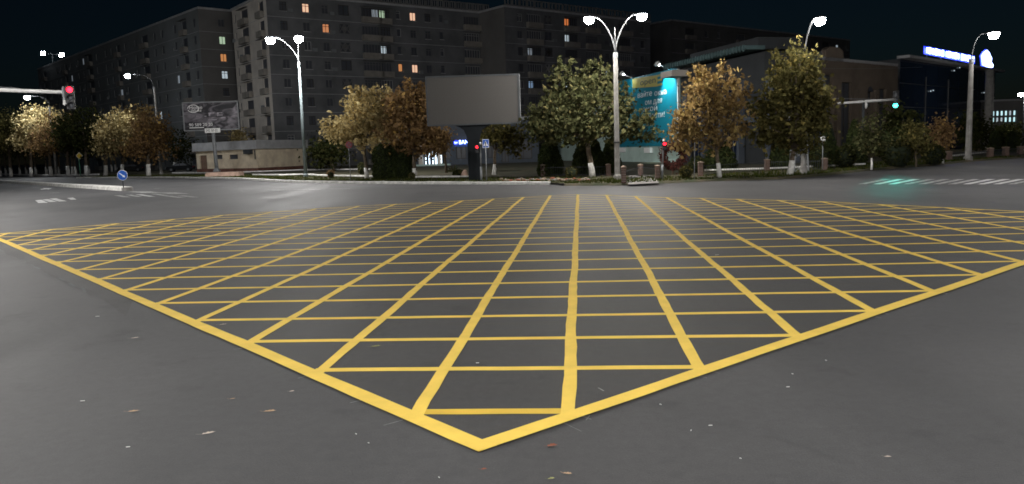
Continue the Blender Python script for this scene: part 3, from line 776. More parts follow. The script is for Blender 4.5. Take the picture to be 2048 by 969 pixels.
# ------------------------------------------------------------------ left billboard
b = gp(432, 352.5); y = b.y + .4
o = empty('poster_billboard', b, 'dark photographic poster billboard on a single slim pole with pink base', 'billboard')
c1, c2, c3, c4 = at(366, 205, y), at(474, 206, y), at(477.5, 258, y), at(370, 261, y)
c = (c1 + c2 + c3 + c4) / 4; hw = (c2.x - c1.x + c3.x - c4.x) / 4; hh = (c1.z - c4.z + c2.z - c3.z) / 4
MB().obox(c + Vector((0, .2, 0)), (hw + .1, 0, 0), (0, .18, 0), (0, 0, hh + .1)).build('cabinet', 'dark', o)
fr = MB()
for (cx, cz, sx, sz) in ((0, hh + .05, hw + .12, .06), (0, -hh - .05, hw + .12, .06), (-hw - .06, 0, .06, hh), (hw + .06, 0, .06, hh)):
    fr.obox(c + Vector((cx, -.02, cz)), (sx, 0, 0), (0, .06, 0), (0, 0, sz))
fr.build('frame', 'galv', o)
# poster print
mt, nt, n, l, bs = new_mat('poster_print')
g = n.new('ShaderNodeTexCoord'); mp = n.new('ShaderNodeMapping'); l.new(g.outputs['Object'], mp.inputs['Vector'])
mp.inputs['Scale'].default_value = (.5, 1, 1.1)
nz1 = n.new('ShaderNodeTexNoise'); nz1.inputs['Scale'].default_value = 1.1; nz1.inputs['Detail'].default_value = 7; nz1.inputs['Distortion'].default_value = 1.4
l.new(mp.outputs['Vector'], nz1.inputs['Vector'])
rp = n.new('ShaderNodeValToRGB'); rp.color_ramp.elements[0].position = .42; rp.color_ramp.elements[0].color = (.012, .012, .016, 1)
rp.color_ramp.elements[1].position = .72; rp.color_ramp.elements[1].color = (.24, .22, .25, 1)
l.new(nz1.outputs['Fac'], rp.inputs['Fac']); l.new(rp.outputs['Color'], bs.inputs['Base Color']); bs.inputs['Roughness'].default_value = .5
poster = MB().obox(c + Vector((0, .004, 0)), (hw, 0, 0), (0, .01, 0), (0, 0, hh)).build('poster', mt, o, origin=c)
def pp(u, v, d=.02): return c + Vector((u * hw, -d, v * hh))
lg = MB()
ring = [pp(-.64 + .2 * math.cos(t), .58 + .28 * math.sin(t), .016) for t in [R(200) + 2 * math.pi * k / 28 * .93 for k in range(29)]]
lg.tube(ring, .045, 6); lg.build('logo_ring', 'white', o)
text_mesh('Home', .62, 'white', pp(-.79, .66, .014), (1, 0, 0), (0, 0, 1), .002, parent=o, sx=1.0)
text_mesh('deluxe', .5, 'white', pp(-.74, .44, .014), (1, 0, 0), (0, 0, 1), .002, parent=o, sx=.95)
text_mesh('90 589 20 20', .5, 'white', pp(-.84, -.63, .014), (1, 0, 0), (0, 0, 1), .002, parent=o, sx=1.05)
MB().obox(pp(-.56, -.83, .012), (.27 * hw, 0, 0), (0, .002, 0), (0, 0, .03 * hh)).build('underline', 'white', o)
for (u, v, su, sv) in ((.02, .22, .11, .035), (-.05, .1, .03, .09), (.33, .22, .1, .03), (.26, .1, .03, .12), (.36, .05, .08, .03), (.05, -.28, .16, .025), (-.2, .0, .04, .03), (.45, -.15, .09, .04), (-.5, .02, .05, .025)):
    MB().obox(pp(u, v, .010), (su * hw, 0, 0), (0, .002, 0), (.02, 0, sv * hh)).build('print_highlight', 'sign_print' if 'sign_print' in M else M.setdefault('sign_print', pbr('poster_grey', (.3, .28, .31), .5, .4, 2.0)), o)
pc = at(425, 261.5, y - .08)
MB().obox(pc, (.9, 0, 0), (0, .02, 0), (0, 0, .26)).build('number_plate', 'white', o)
text_mesh('342 50 02', .42, 'black', pc + Vector((-.78, -.03, 0)), (1, 0, 0), (0, 0, 1), .002, parent=o, sx=.82)
bt = Vector((b.x, y, .5))
MB().tube([bt, at(426, 262, y + .15)], [.22, .2], 12).build('pole', 'galv', o, True)
MB().tube([bt, bt + Vector((0, 0, .5))], [.5, .22], 4).build('foot', 'galv', o)
q1, q2 = gp(409.5, 357.2), gp(458, 357.2)
w_ = (q2.x - q1.x) / 2; cx = (q1.x + q2.x) / 2; yy = q1.y
k = MB(); zt = 11.0 * yy / F_PX
k.add([(cx - w_, yy, 0), (cx + w_, yy, 0), (cx + w_, yy + 1.6, 0), (cx - w_, yy + 1.6, 0), (cx - w_ * .95, yy + .12, zt), (cx + w_ * .95, yy + .12, zt), (cx + w_ * .95, yy + 1.5, zt), (cx - w_ * .95, yy + 1.5, zt)],
      [(3, 2, 1, 0), (4, 5, 6, 7), (0, 1, 5, 4), (1, 2, 6, 5), (2, 3, 7, 6), (3, 0, 4, 7)])
k.build('base_block', 'pinkcon', o)

# ------------------------------------------------------------------ buildings
def wall_open(name, A, B, z0, z1, openings, depth, mat, parent, N):
    """vertical wall A-B with rectangular openings [(s0,s1,za,zb)] and their reveals"""
    u = Vector((B.x - A.x, B.y - A.y, 0)); L = u.length; u.normalize()
    xs = sorted({0.0, L} | {round(v, 4) for q in openings for v in q[:2] if 0 < v < L})
    zs = sorted({z0, z1} | {round(v, 4) for q in openings for v in q[2:] if z0 < v < z1})
    mb = MB(); base = Vector((A.x, A.y, 0))
    P3 = lambda s, z, d=0.0: base + u * s + Vector((0, 0, z)) - N * d
    for xa, xb in zip(xs[:-1], xs[1:]):
        xm = (xa + xb) / 2; run = None
        for za, zb in zip(zs[:-1], zs[1:]):
            zm = (za + zb) / 2
            hole = any(q[0] < xm < q[1] and q[2] < zm < q[3] for q in openings)
            if not hole:
                run = (run[0], zb) if run else (za, zb)
            if hole or zb == zs[-1]:
                if run: mb.quad(P3(xa, run[0]), P3(xb, run[0]), P3(xb, run[1]), P3(xa, run[1]))
                run = None
    for s0, s1, za, zb in openings:
        mb.quad(P3(s0, za), P3(s1, za), P3(s1, za, depth), P3(s0, za, depth))
        mb.quad(P3(s0, zb, depth), P3(s1, zb, depth), P3(s1, zb), P3(s0, zb))
        mb.quad(P3(s0, za, depth), P3(s0, zb, depth), P3(s0, zb), P3(s0, za))
        mb.quad(P3(s1, za), P3(s1, zb), P3(s1, zb, depth), P3(s1, za, depth))
    return mb.build(name, mat, parent)
PANE, FRAMES = {}, {}
def window(parent, A, u, N, s0, z0, w, h, depth=.16, lit=None, panes=2, frame='frame', grille=False, transom=False):
    key = (round(w, 2), round(h, 2))
    if key not in PANE:
        PANE[key] = MB().quad((0, 0, 0), (w, 0, 0), (w, 0, h), (0, 0, h)).mesh('window', 'glass')
    fk = (*key, panes, grille, frame, transom)
    if fk not in FRAMES:
        f = MB(); t = .085
        f.box(0, w, -.05, -.012, 0, t); f.box(0, w, -.05, -.012, h - t, h)
        for i in range(panes + 1):
            x = w * i / panes; x = min(max(x, t / 2), w - t / 2)
            f.box(x - t / 2, x + t / 2, -.05, -.012, t, h - t)
        if transom: f.box(t, w - t, -.048, -.014, h * .68, h * .68 + t)
        if grille:
            for q in (0, 1):
                for sg in (1, -1):
                    cx, cz = w * (.25 + .5 * q), h * .5
                    f.obox((cx, -.09, cz), (w * .22, 0, sg * h * .4), (0, .03, 0), (-.05 * sg, 0, .05))
            f.lathe((w / 2, -.1, h / 2), [(.34, 0), (.34, .05), (.24, .05), (.24, 0)], 12, (1, 0, 0), (0, 0, 1), (0, -1, 0))
        FRAMES[fk] = f.mesh('frame', frame)
    wpos = Vector((A.x, A.y, 0)) + u * s0 + Vector((0, 0, z0)) - N * depth
    ob = link_mesh('window', PANE[key], parent, wpos)
    ob.rotation_euler = (0, 0, math.atan2(u.y, u.x))
    if lit:
        ob.material_slots[0].link = 'OBJECT'; ob.material_slots[0].material = M[lit]
    fo = bpy.data.objects.new('frame', FRAMES[fk]); col.objects.link(fo); fo.parent = ob
    return ob
def facade(parent, A, B, N, z0, ztop, cols, floors, fh, wall, lits=(), zs=1.0, first=0):
    """cols: [(s_centre, kind)]; lits: [(px,py,material)]"""
    u = Vector((B.x - A.x, B.y - A.y, 0)); L = u.length; u.normalize()
    ops, todo = [], []
    for k in range(first, floors):
        for s, kind in cols:
            if kind == 'w': w, h, a = 1.2, 1.45, zs
            elif kind == 'n': w, h, a = .85, 1.4, zs + .1
            elif kind == 'x': w, h, a = 1.9, 1.7, zs
            elif kind == 'b': w, h, a = 3.4, 1.55, zs + .05
            elif kind == 'd': w, h, a = 2.2, 1.6, zs
            s0 = s - w / 2; za = z0 + k * fh + a
            if s0 < .1 or s0 + w > L - .1 or za + h > ztop - .1: continue
            # a few flats differ
            rj = random.Random(hash((round(s, 1), k, round(L))) & 0xffff)
            if kind == 'x' and rj.random() < .35: kind2 = 'x2'
            else: kind2 = kind
            ops.append((s0, s0 + w, za, za + h)); todo.append((s0, za, w, h, kind2, k))
    wall_open('wall', A, B, z0, ztop, ops, .2, wall, parent, N)
    lit = {}
    for px, py, mt in lits:
        s, z = on_wall(px, py, A, B)
        best = min(range(len(todo)), key=lambda i: abs(todo[i][0] + todo[i][2] / 2 - s) + abs(todo[i][1] + todo[i][3] / 2 - z))
        lit[best] = mt
    for i, (s0, za, w, h, kind, k) in enumerate(todo):
        rj = random.Random(i * 7 + int(L * 10))
        panes = {'w': 2, 'n': 1, 'x': 2, 'x2': 2, 'b': 6, 'd': 4}[kind]
        big = i in lit and w > 1.6
        if big:
            sx_ = s0 + (.15 if i % 2 else w - 1.35)
            wp = Vector((A.x, A.y, 0)) + u * sx_ + Vector((0, 0, za + .12)) - N * .15
            ob = link_mesh('lit_pane', MB().quad((0, 0, 0), (.52, 0, 0), (.52, 0, 1.2), (0, 0, 1.2)).quad((.62, 0, 0), (1.1, 0, 0), (1.1, 0, 1.2), (.62, 0, 1.2)).mesh('lit_pane', lit[i]), parent, wp)
            ob.rotation_euler = (0, 0, math.atan2(u.y, u.x))
        window(parent, A, u, N, s0, za, w, h, lit=None if big else lit.get(i), panes=panes, grille=(kind == 'x' and i not in lit), frame='frame_dark' if i in lit else rj.choice(['frame', 'frame', 'frame_dark', 'frame_white']), transom=rj.random() < .35)
        c = Vector((A.x, A.y, 0)) + u * (s0 + w / 2)
        if kind in 'bd':
            MB().obox(c + N * .36 + Vector((0, 0, za - .53)), u * (w / 2 + .12), N * .35, (0, 0, .5)).build('balcony', 'balcony', parent)
        elif rj.random() < .45:
            MB().obox(c + N * .06 + Vector((0, 0, za - .05)), u * (w / 2 + .06), N * .07, (0, 0, .035)).build('sill', 'fascia', parent)
        if kind in 'bd' and rj.random() < .5:
            MB().obox(c + N * .4 + Vector((0, 0, za + h + .12)), u * (w / 2 + .2), N * .42 + Vector((0, 0, -.08)), (0, 0, .03)).build('awning', 'frame_dark', parent)
        if rj.random() < .16:
            MB().obox(c + u * (w / 2 + .5) + N * .2 + Vector((0, 0, za + .1)), u * .4, N * .17, (0, 0, .28)).build('air_conditioner', 'wall_a', parent)
    # floor joints
    for k in range(1, floors):
        z = z0 + k * fh
        if z > ztop - .3: break
        MB().obox((Vector((A.x, A.y, 0)) + Vector((B.x, B.y, 0))) / 2 + Vector((0, 0, z)) + N * .015, u * (L / 2 - .02), N * .012, (0, 0, .03)).build('floor_joint', 'fascia', parent)
def flat_roof(parent, corners, z, mat='fascia', over=.25):
    cx = sum(p.x for p in corners) / len(corners); cyy = sum(p.y for p in corners) / len(corners)
    pts_ = []
    for p in corners:
        d = Vector((p.x - cx, p.y - cyy, 0)); d = d.normalized() * over
        pts_.append(Vector((p.x + d.x, p.y + d.y, z + .003)))
    return MB().prism(pts_, (0, 0, .35)).build('roof', mat, parent)
def back_walls(parent, pts_, z0, z1, mat):
    for a, b2 in zip(pts_[:-1], pts_[1:]):
        MB().quad((a.x, a.y, z0), (b2.x, b2.y, z0), (b2.x, b2.y, z1), (a.x, a.y, z1)).build('wall', mat, parent)
def outward(A, B):
    u = Vector((B.x - A.x, B.y - A.y, 0)).normalized(); n_ = Vector((u.y, -u.x, 0))
    return n_ if n_.dot(Vector((A.x, A.y, 0))) < 0 else -n_
def flat2(v): return Vector((v.x, v.y, 0))
def spread(L, kinds, m0=1.6):
    w = {'w': 2.8, 'n': 2.0, 'x': 2.9, 'b': 4.6, 'd': 3.4, '-': 1.6}
    tot = sum(w[k] for k in kinds); s = 0; out = []
    for k in kinds:
        ww = w[k] * L / tot
        if k != '-': out.append((s + ww / 2, k))
        s += ww
    return out

# block on the left: long nine-storey slab
A = at(395, 18, 146); zt = A.z
B = gp(75, 140, zt); C_ = flat2(A) + (flat2(A) - flat2(B)).normalized().cross(Vector((0, 0, 1))) * -15.0
if C_.y < A.y: C_ = flat2(A) + (flat2(A) - flat2(B)).normalized().cross(Vector((0, 0, 1))) * 15.0
A, B = flat2(A), flat2(B); Dp = B + (C_ - A)
b1 = empty('apartment_block', A, 'long grey nine-storey apartment block receding to the left', 'building')
L = (B - A).length
facade(b1, A, B, outward(A, B), 0, zt, spread(L, 'wdw-wwbw-wdww-wbww-wdww-wbw'), 9, zt / 9.25, 'wall_a',
       [(350, 162, 'win_cool'), (366, 161, 'win_dim'), (265, 156, 'win_cool'), (248, 185, 'win_dim'), (327, 226, 'win_cool'), (168, 131, 'win_dim'), (150, 162, 'win_dim')])
facade(b1, A, C_, outward(A, C_), 0, zt, spread(15, '-w-wn'), 9, zt / 9.25, 'wall_d',
       [(473, 69, 'win_green'), (449, 160, 'win_cool'), (444, 130, 'win_amber')])
back_walls(b1, [B, Dp, C_], 0, zt, 'wall_d'); flat_roof(b1, [A, B, Dp, C_], zt)

# nine-storey block in the centre left, end wall coloured brighter for its lamplight
A3 = at(531, -11, 130); zt = A3.z; A = flat2(A3)
B = flat2(gp(978, 29, zt)); u = (B - A).normalized(); nb = Vector((-u.y, u.x, 0))
if nb.y < 0: nb = -nb
C_ = A + nb * 17.0; Dp = B + nb * 17.0
b2 = empty('apartment_block', A, 'tall apartment block with lamplit-coloured end wall behind the cream single-storey building', 'building')
colpx = ((572, 'w'), (617, 'w'), (655, 'w'), (692, 'x'), (745, 'b'), (772, 'd'), (800, 'n'), (829, 'w'), (858, 'w'), (885, 'n'), (945, 'b'))
cols_ = [(on_wall(x, 110, A, B)[0], k) for x, k in colpx]
FH = zt / 9.1
facade(b2, A, B, outward(A, B), 0, zt, cols_, 9, FH, 'wall_c',
       [(620, 14, 'win_peach'), (661, 53, 'win_warm'), (745, 20, 'win_dim'), (768, 22, 'win_green'), (828, 35, 'win_peach'), (769, 96, 'win_cool'), (803, 137, 'win_amber'), (834, 138, 'win_peach')])
facade(b2, A, C_, outward(A, C_), 0, zt, spread(17.0, 'd-bn'), 9, FH, 'wall_b')
back_walls(b2, [C_, Dp, B], 0, zt, 'wall_d'); flat_roof(b2, [A, B, Dp, C_], zt)
# ornamental pierced parapet
Lb = (B - A).length; nP = 34; N_ = outward(A, B)
for i in range(nP):
    s0 = Lb * (i + .5) / nP; c = A + u * s0 + N_ * .1 + Vector((0, 0, zt + 1.05))
    k = MB(); hwid = Lb / nP / 2 - .06
    for (du, dz, su, sz) in ((-hwid + .1, 0, .1, .7), (hwid - .1, 0, .1, .7), (0, .6, hwid - .2, .1), (0, -.58, hwid - .2, .1), (0, 0, .09, .48)):
        k.obox(c + u * du + Vector((0, 0, dz)), u * su, N_ * .08, (0, 0, sz))
    k.build('parapet_panel', 'wall_d', b2)
# glazed stair tower between the blocks
A = B + nb * 5.0 + u * .1
B4 = A + u * 8.0
st = empty('stair_tower', A, 'dark glazed stair tower set back between the two tall blocks', 'building')
MB().prism([A + Vector((0, 0, 0)), B4, B4 + nb * 8, A + nb * 8], (0, 0, zt - 1.0)).build('core', 'dark', st)
N_ = outward(A, B4)
for k in range(9):
    for j in range(3):
        MB().obox(A + u * (8 * (j + .5) / 3) + N_ * .03 + Vector((0, 0, FH * (k + .5))), u * 1.25, N_ * .02, (0, 0, FH / 2 - .06)).build('glass_panel', 'bluegl', st)

# third block, right of the stair tower
A3 = gp(1008, 14.5, zt); A = flat2(A3); B = flat2(gp(1300, 46, zt)); u = (B - A).normalized(); nb = Vector((-u.y, u.x, 0))
nb = nb if nb.y > 0 else -nb
b3 = empty('apartment_block', A, 'brown apartment block behind the large green tree and twin lamp', 'building')
colpx = ((1041, 'w'), (1069, 'b'), (1098, 'x'), (1143, 'b'), (1185, 'b'), (1215, 'w'), (1250, 'b'), (1285, 'w'))
cols_ = [(on_wall(x, 100, A, B)[0], k) for x, k in colpx]
facade(b3, A, B, outward(A, B), 0, zt, cols_, 9, FH, 'wall_c',
       [(1141, 41, 'win_red'), (1147, 77, 'win_cool'), (1060, 102, 'win_dim'), (1066, 164, 'win_blue'), (1213, 141, 'win_cool'), (1158, 160, 'win_cool')])
Cn = A + nb * 16; Dn = B + nb * 16
back_walls(b3, [A, Cn, Dn, B], 0, zt, 'wall_d'); flat_roof(b3, [A, B, Dn, Cn], zt)
Lb = (B - A).length; N_ = outward(A, B)
for i in range(22):
    c = A + u * (Lb * (i + .5) / 22) + N_ * .1 + Vector((0, 0, zt + 1.05)); k = MB(); hwid = Lb / 22 / 2 - .06
    for (du, dz, su, sz) in ((-hwid + .1, 0, .1, .7), (hwid - .1, 0, .1, .7), (0, .6, hwid - .2, .1), (0, -.58, hwid - .2, .1), (0, 0, .09, .48)):
        k.obox(c + u * du + Vector((0, 0, dz)), u * su, N_ * .08, (0, 0, sz))
    k.build('parapet_panel', 'wall_d', b3)

# fourth block, barely lit, behind the right-hand trees
A3 = at(1343, 42, 190); zt4 = A3.z; A = flat2(A3); B = flat2(gp(1700, 82, zt4)); u = (B - A).normalized(); nb = Vector((-u.y, u.x, 0))
nb = nb if nb.y > 0 else -nb
b4 = empty('apartment_block', A, 'barely lit apartment block in the dark behind the golden tree', 'building')
facade(b4, A, B, outward(A, B), 0, zt4, spread((B - A).length, '-bww-bww-bww-bww'), 9, zt4 / 9.2, 'wall_d', [(1666, 88, 'win_dim'), (1678, 86, 'win_cool')], first=3)
Cn = A + nb * 16; Dn = B + nb * 16
back_walls(b4, [A, Cn, Dn, B], 0, zt4, 'wall_d'); flat_roof(b4, [A, B, Dn, Cn], zt4)

# roof floodlight pair on the left block
pf = gp(105, 128.5, 0)
rz = b1['label'] and at(395, 18, 146).z
pr = gp(105, 131, rz + .36)
o = empty('roof_floodlight', pr, 'pair of bright floodlights above the far end of the left apartment block', 'floodlight')
yy = pr.y
topm = at(105.5, 109, yy)
MB().tube([pr, topm], [.12, .08], 8).build('mast', 'galv', o)
MB().tube([at(84, 107, yy), at(127, 110.5, yy)], .07, 8).build('crossbar', 'galv', o)
for (x, y_) in ((87, 107), (124, 110)):
    c = at(x, y_, yy - .3)
    h = MB().obox(c, (.55, 0, 0), (0, .2, 0), (0, .1, .5)).build('floodlight_housing', 'galv', o)
    MB().obox(c + Vector((0, -.25, -.05)), (.5, 0, 0), (0, .03, 0), (0, .09, .45)).build('lens', 'flood', h)

# cream single-storey building
Ac = gp(516, 345.2); yc = Ac.y; ztc = at(513, 280.5, yc).z
Al = gp(395, 346.5); Ar = gp(612, 339.5)
cr_ = empty('utility_building', Ac, 'cream single-storey building with grey fascia and small dark windows', 'building')
Nl, Nr = outward(Ac, Al), outward(Ac, Ar)
zf = ztc - 17.5 * yc / F_PX; zp = 14.0 * yc / F_PX
ops = []
for (x0, y0, x1, y1) in ((431, 310.5, 445, 318.5), (457, 310, 476, 318.5)):
    s0, z1_ = on_wall(x0, y0, Ac, Al); s1, z0_ = on_wall(x1, y1, Ac, Al); ops.append((min(s0, s1), max(s0, s1), z0_, z1_))
sd0, zd1 = on_wall(413, 311, Ac, Al); sd1, _ = on_wall(399, 311, Ac, Al)
ops.append((sd0, sd1, .25, zd1))
wall_open('wall', Ac, Al, zp * .62, zf, ops, .25, 'cream', cr_, Nl)
uL = (flat2(Al) - flat2(Ac)).normalized()
for q in ops[:2]: window(cr_, Ac, uL, Nl, q[0], q[2], q[1] - q[0], q[3] - q[2], depth=.2, panes=2, frame='frame_dark')
MB().obox(flat2(Ac) + uL * ((sd0 + sd1) / 2) - Nl * .2 + Vector((0, 0, (.25 + zd1) / 2)), uL * ((sd1 - sd0) / 2), Nl * .04, (0, 0, (zd1 - .25) / 2)).build('door', pbr('rusty_door', (.22, .14, .1), .8, .2, 2), cr_)
wall_open('wall', Ac, Ar, zp * .62, zf, [], .2, 'cream', cr_, Nr)
for P0, P1, N_ in ((Ac, Al, Nl), (Ac, Ar, Nr)):
    uu = (flat2(P1) - flat2(P0)); LL = uu.length; uu.normalize()
    mid = (flat2(P0) + flat2(P1)) / 2
    MB().obox(mid + N_ * .02 + Vector((0, 0, zp * .31)), uu * (LL / 2 - .0), N_ * .06, (0, 0, zp * .31)).build('plinth', 'plinth', cr_)
    MB().obox(mid + N_ * .15 + Vector((0, 0, (zf + ztc) / 2)), uu * (LL / 2 + .35), N_ * .2, (0, 0, (ztc - zf) / 2)).build('fascia', 'fascia', cr_)
Dc = flat2(Al) + flat2(Ar) - flat2(Ac)
back_walls(cr_, [flat2(Al), Dc, flat2(Ar)], 0, zf, 'cream')
MB().prism([Vector((v.x, v.y, ztc - .25)) for v in (flat2(Ac), flat2(Al), Dc, flat2(Ar))], (0, 0, .2)).build('roof', 'fascia', cr_)
MB().obox(flat2(Ac) + uL * 1.6 + Nl * .3 + Vector((0, 0, zf - .35)), uL * .8, Nl * .25, (0, 0, .28)).build('air_conditioner', 'dark', cr_)
MB().tube([flat2(Ac) + uL * .25 + Nl * .12 + Vector((0, 0, zf - .1)), flat2(Ac) + uL * .25 + Nl * .12 + Vector((0, 0, zf - 1.4))], .08, 6).build('downpipe', 'dark', cr_)

# bank behind the screen pillar
Yb = 112.0
A, B = flat2(at(826, 300, Yb)), flat2(at(1078, 300, Yb)); A.y = B.y = Yb
zb = at(900, 262, Yb).z + 1.2
bk = empty('bank_building', A, 'low blue-grey bank building with lit entrance seen behind the screen pillar', 'building')
N_ = Vector((0, -1, 0)); u = Vector((1, 0, 0))
def bx(x): return at(x, 300, Yb).x - A.x
ops = [(bx(890), bx(900), at(0, 0, Yb).z * 0 + .9, 3.2), (bx(912), bx(932), .9, 3.2), (bx(1003), bx(1017), .2, 2.6), (bx(975), bx(992), .9, 3.0), (bx(1030), bx(1064), .6, 3.2)]
wall_open('wall', A, B, 0, zb, ops, .3, 'bankwall', bk, N_)
for q in ops: window(bk, A, u, N_, q[0], q[2], q[1] - q[0], q[3] - q[2], depth=.25, panes=2, frame='frame_dark')
MB().obox((A + B) / 2 + Vector((0, 7, zb + .2)), ((B.x - A.x) / 2 + .3, 0, 0), (0, 7.2, 0), (0, 0, .2)).build('roof', 'fascia', bk)
back_walls(bk, [A, A + Vector((0, 14, 0)), B + Vector((0, 14, 0)), B], 0, zb, 'bankwall')
# entrance portal
x0, x1 = at(838, 300, Yb).x, at(886, 300, Yb).x; zpl = at(860, 333, Yb - 3).z
MB().box(x0 - .6, x1 + 1.4, Yb - 4.2, Yb - .02, 0, max(.12, zpl + .05)).build('platform', 'pave', bk)
MB().box(x0, x1, Yb - 1.2, Yb - .05, 2.75, 3.1).build('canopy', 'wall_b', bk)
for xa, xb in ((838, 846), (876, 884)):
    MB().box(at(xa, 300, Yb).x, at(xb, 300, Yb).x, Yb - 1.0, Yb - .06, .15, 2.75).build('portal_pier', 'wall_b', bk)
xd0, xd1 = at(850, 300, Yb).x, at(866, 300, Yb).x; zd = 2.05
fr = MB()
for (a, b_, c_, d_) in ((xd0, xd0 + .14, .15, zd), (xd1 - .14, xd1, .15, zd), ((xd0 + xd1) / 2 - .08, (xd0 + xd1) / 2 + .08, .15, zd), (xd0, xd1, zd, zd + .12)):
    fr.box(a, b_, Yb - .16, Yb - .08, c_, d_)
dd = fr.build('door_frame', 'doorlight', bk)
MB().box(xd0, xd1, Yb - .06, Yb - .03, .15, zd).build('door', 'bluegl', bk)
MB().box(at(869.5, 300, Yb).x, at(873.5, 300, Yb).x, Yb - .22, Yb - .1, .15, 2.7).build('light_strip', 'doorlight', bk)
MB().box(at(882.5, 300, Yb).x, at(884.2, 300, Yb).x, Yb - 1.12, Yb - 1.02, .4, 2.3).build('light_strip', 'doorlight', bk)
MB().lathe((at(858, 300, Yb).x, Yb - 1.25, at(858, 303, Yb).z), [(.28, 0), (.28, .06)], 16, (1, 0, 0), (0, 0, 1), (0, -1, 0)).build('round_emblem', 'doorlight', bk)
MB().box(x0 - .5, x1 + 1.3, Yb - 4.35, Yb - 4.25, .0, .35).build('step', 'mint', bk)
# its illuminated name board
sg = empty('bank_sign', at(925, 286, Yb - .2), 'glowing blue and white bank name board left of screen pillar', 'sign')
c0 = at(907, 286, Yb - .2)
MB().obox(at(928, 287, Yb - .12), (22 * Yb / F_PX, 0, 0), (0, .04, 0), (0, 0, 6.5 * Yb / F_PX)).build('backing', 'sign_blue', sg)
MB().lathe(at(912, 285.5, Yb - .18), [(.33, 0), (.33, .05)], 20, (1, 0, 0), (0, 0, 1), (0, -1, 0)).build('emblem', 'neonhalo', sg)
text_mesh('ipy', .42, 'neon', at(908.3, 285.5, Yb - .3), (1, 0, 0), (0, 0, 1), .01, parent=sg)
text_mesh('BANK', .80, 'neon', at(917.5, 285.3, Yb - .25), (1, 0, 0), (0, 0, 1), .02, parent=sg, sx=.85)

# mint building with the teal banner, running obliquely to the right
P0 = Vector((17.3, 82, 0)); dirw = Vector((4.2, -15.5, 0)).normalized()
zm = at(1358, 136, 82).z
A, B = P0 - dirw * 39, P0 + dirw * 15.5
mn = empty('mint_building', A, 'mint plastered low building behind the banner and golden tree', 'building')
N_ = outward(A, B); Lw = (B - A).length
sA = lambda x, y: on_wall(x, y, A, B)
cols_g = []
ops = []
s_a = 39 + 3.0
for i in range(7):
    s0 = s_a + i * 3.2
    if s0 + 2.7 < Lw - .3: ops += [(s0, s0 + 2.7, .5, 3.3), (s0, s0 + 2.7, 4.4, 7.0)]
wall_open('wall', A, P0 + dirw * .6, 0, zm - .4, [], .3, 'mint', mn, N_)
ops2 = [(q[0] - 39.6, q[1] - 39.6, q[2], q[3]) for q in ops]
wall_open('wall', P0 + dirw * .6, B, 0, zm - .4, ops2, .3, 'darkwall', mn, N_)
for q in ops:
    window(mn, A, dirw, N_, q[0], q[2], q[1] - q[0], q[3] - q[2], depth=.25, panes=3, frame='frame', transom=True)
    ob = [c_ for c_ in mn.children if c_.name.startswith('window')][-1]
    ob.material_slots[0].link = 'OBJECT'; ob.material_slots[0].material = M['bluegl']
for i in range(8):
    s0 = s_a - .25 + i * 3.2
    if s0 < Lw - .2:
        MB().obox(A + dirw * s0 + N_ * .3 + Vector((0, 0, 3.7)), dirw * .2, N_ * .28, (0, 0, 3.6)).build('column', 'bankwall', mn)
MB().obox(A + dirw * (39 + (Lw - 39) / 2) + N_ * .5 + Vector((0, 0, 3.85)), dirw * ((Lw - 39) / 2 - .1), N_ * .4, (0, 0, .22)).build('beam', 'bankwall', mn)
nb = -N_
# deep eaves with corrugated soffit ribs
MB().prism([A + N_ * .0 + Vector((0, 0, zm - .4)), B + Vector((0, 0, zm - .4)), B + nb * 5.5 + Vector((0, 0, zm - .4)), A + nb * 5 + Vector((0, 0, zm - .4))], (0, 0, .12)).build('roof', 'darkwall', mn)
MB().obox(A + dirw * (39.4 + (Lw - 39.4) / 2) + N_ * .85 + Vector((0, 0, zm + .05)), dirw * ((Lw - 39.4) / 2), N_ * .9, (0, 0, .16)).build('eaves', 'darkteal', mn)
for i in range(46):
    s0 = 39.7 + i * .5
    if s0 < Lw - .2: MB().obox(A + dirw * s0 + N_ * 1.79 + Vector((0, 0, zm + .02)), dirw * .07, N_ * .05, (0, 0, .26)).build('eaves_rib', 'darkteal', mn)
MB().obox(P0 + dirw * 1.3 + N_ * 1.0 + Vector((0, 0, zm - .75)), dirw * 1.2, N_ * .9, (0, 0, .3)).build('soffit_box', 'wall_b', mn)
back_walls(mn, [A, A + nb * 5, B + nb * 5.5], 0, zm - .4, 'darkwall')
E_ = B + nb * 5.5; uE = (E_ - B).normalized(); NE = outward(B, E_)
opsE = [(.5 + i * 1.25, 1.55 + i * 1.25, za_, zb_) for i in range(4) for za_, zb_ in ((.5, 2.0), (2.1, 3.3), (4.4, 7.0))]
wall_open('wall', B, E_, 0, zm - .4, opsE, .3, 'darkwall', mn, NE)
for q in opsE:
    ob = window(mn, B, uE, NE, q[0], q[2], q[1] - q[0], q[3] - q[2], depth=.25, panes=1, frame='frame', transom=True)
    ob.material_slots[0].link = 'OBJECT'; ob.material_slots[0].material = M['bluegl']
for s0 in (.25, 2.9, 5.3):
    MB().obox(B + uE * s0 + NE * .3 + Vector((0, 0, 3.7)), uE * .18, NE * .25, (0, 0, 3.6)).build('column', 'bankwall', mn)
MB().obox(B + uE * 2.7 + NE * .35 + Vector((0, 0, 3.85)), uE * 2.7, NE * .33, (0, 0, .2)).build('beam', 'fascia', mn)
MB().obox(A + dirw * 47 + nb * 2.6 + Vector((0, 0, zm + .6)), dirw * 6, nb * 2.2, (0, 0, .5)).build('roof_canopy', 'darkwall', mn)
for (x, y_) in ((1247, 300), (1300, 301)):
    s, z = sA(x, y_)
    MB().obox(A + dirw * s + N_ * .2 + Vector((0, 0, z)), dirw * .8, N_ * .18, (0, 0, .28)).build('air_conditioner', 'white', mn)
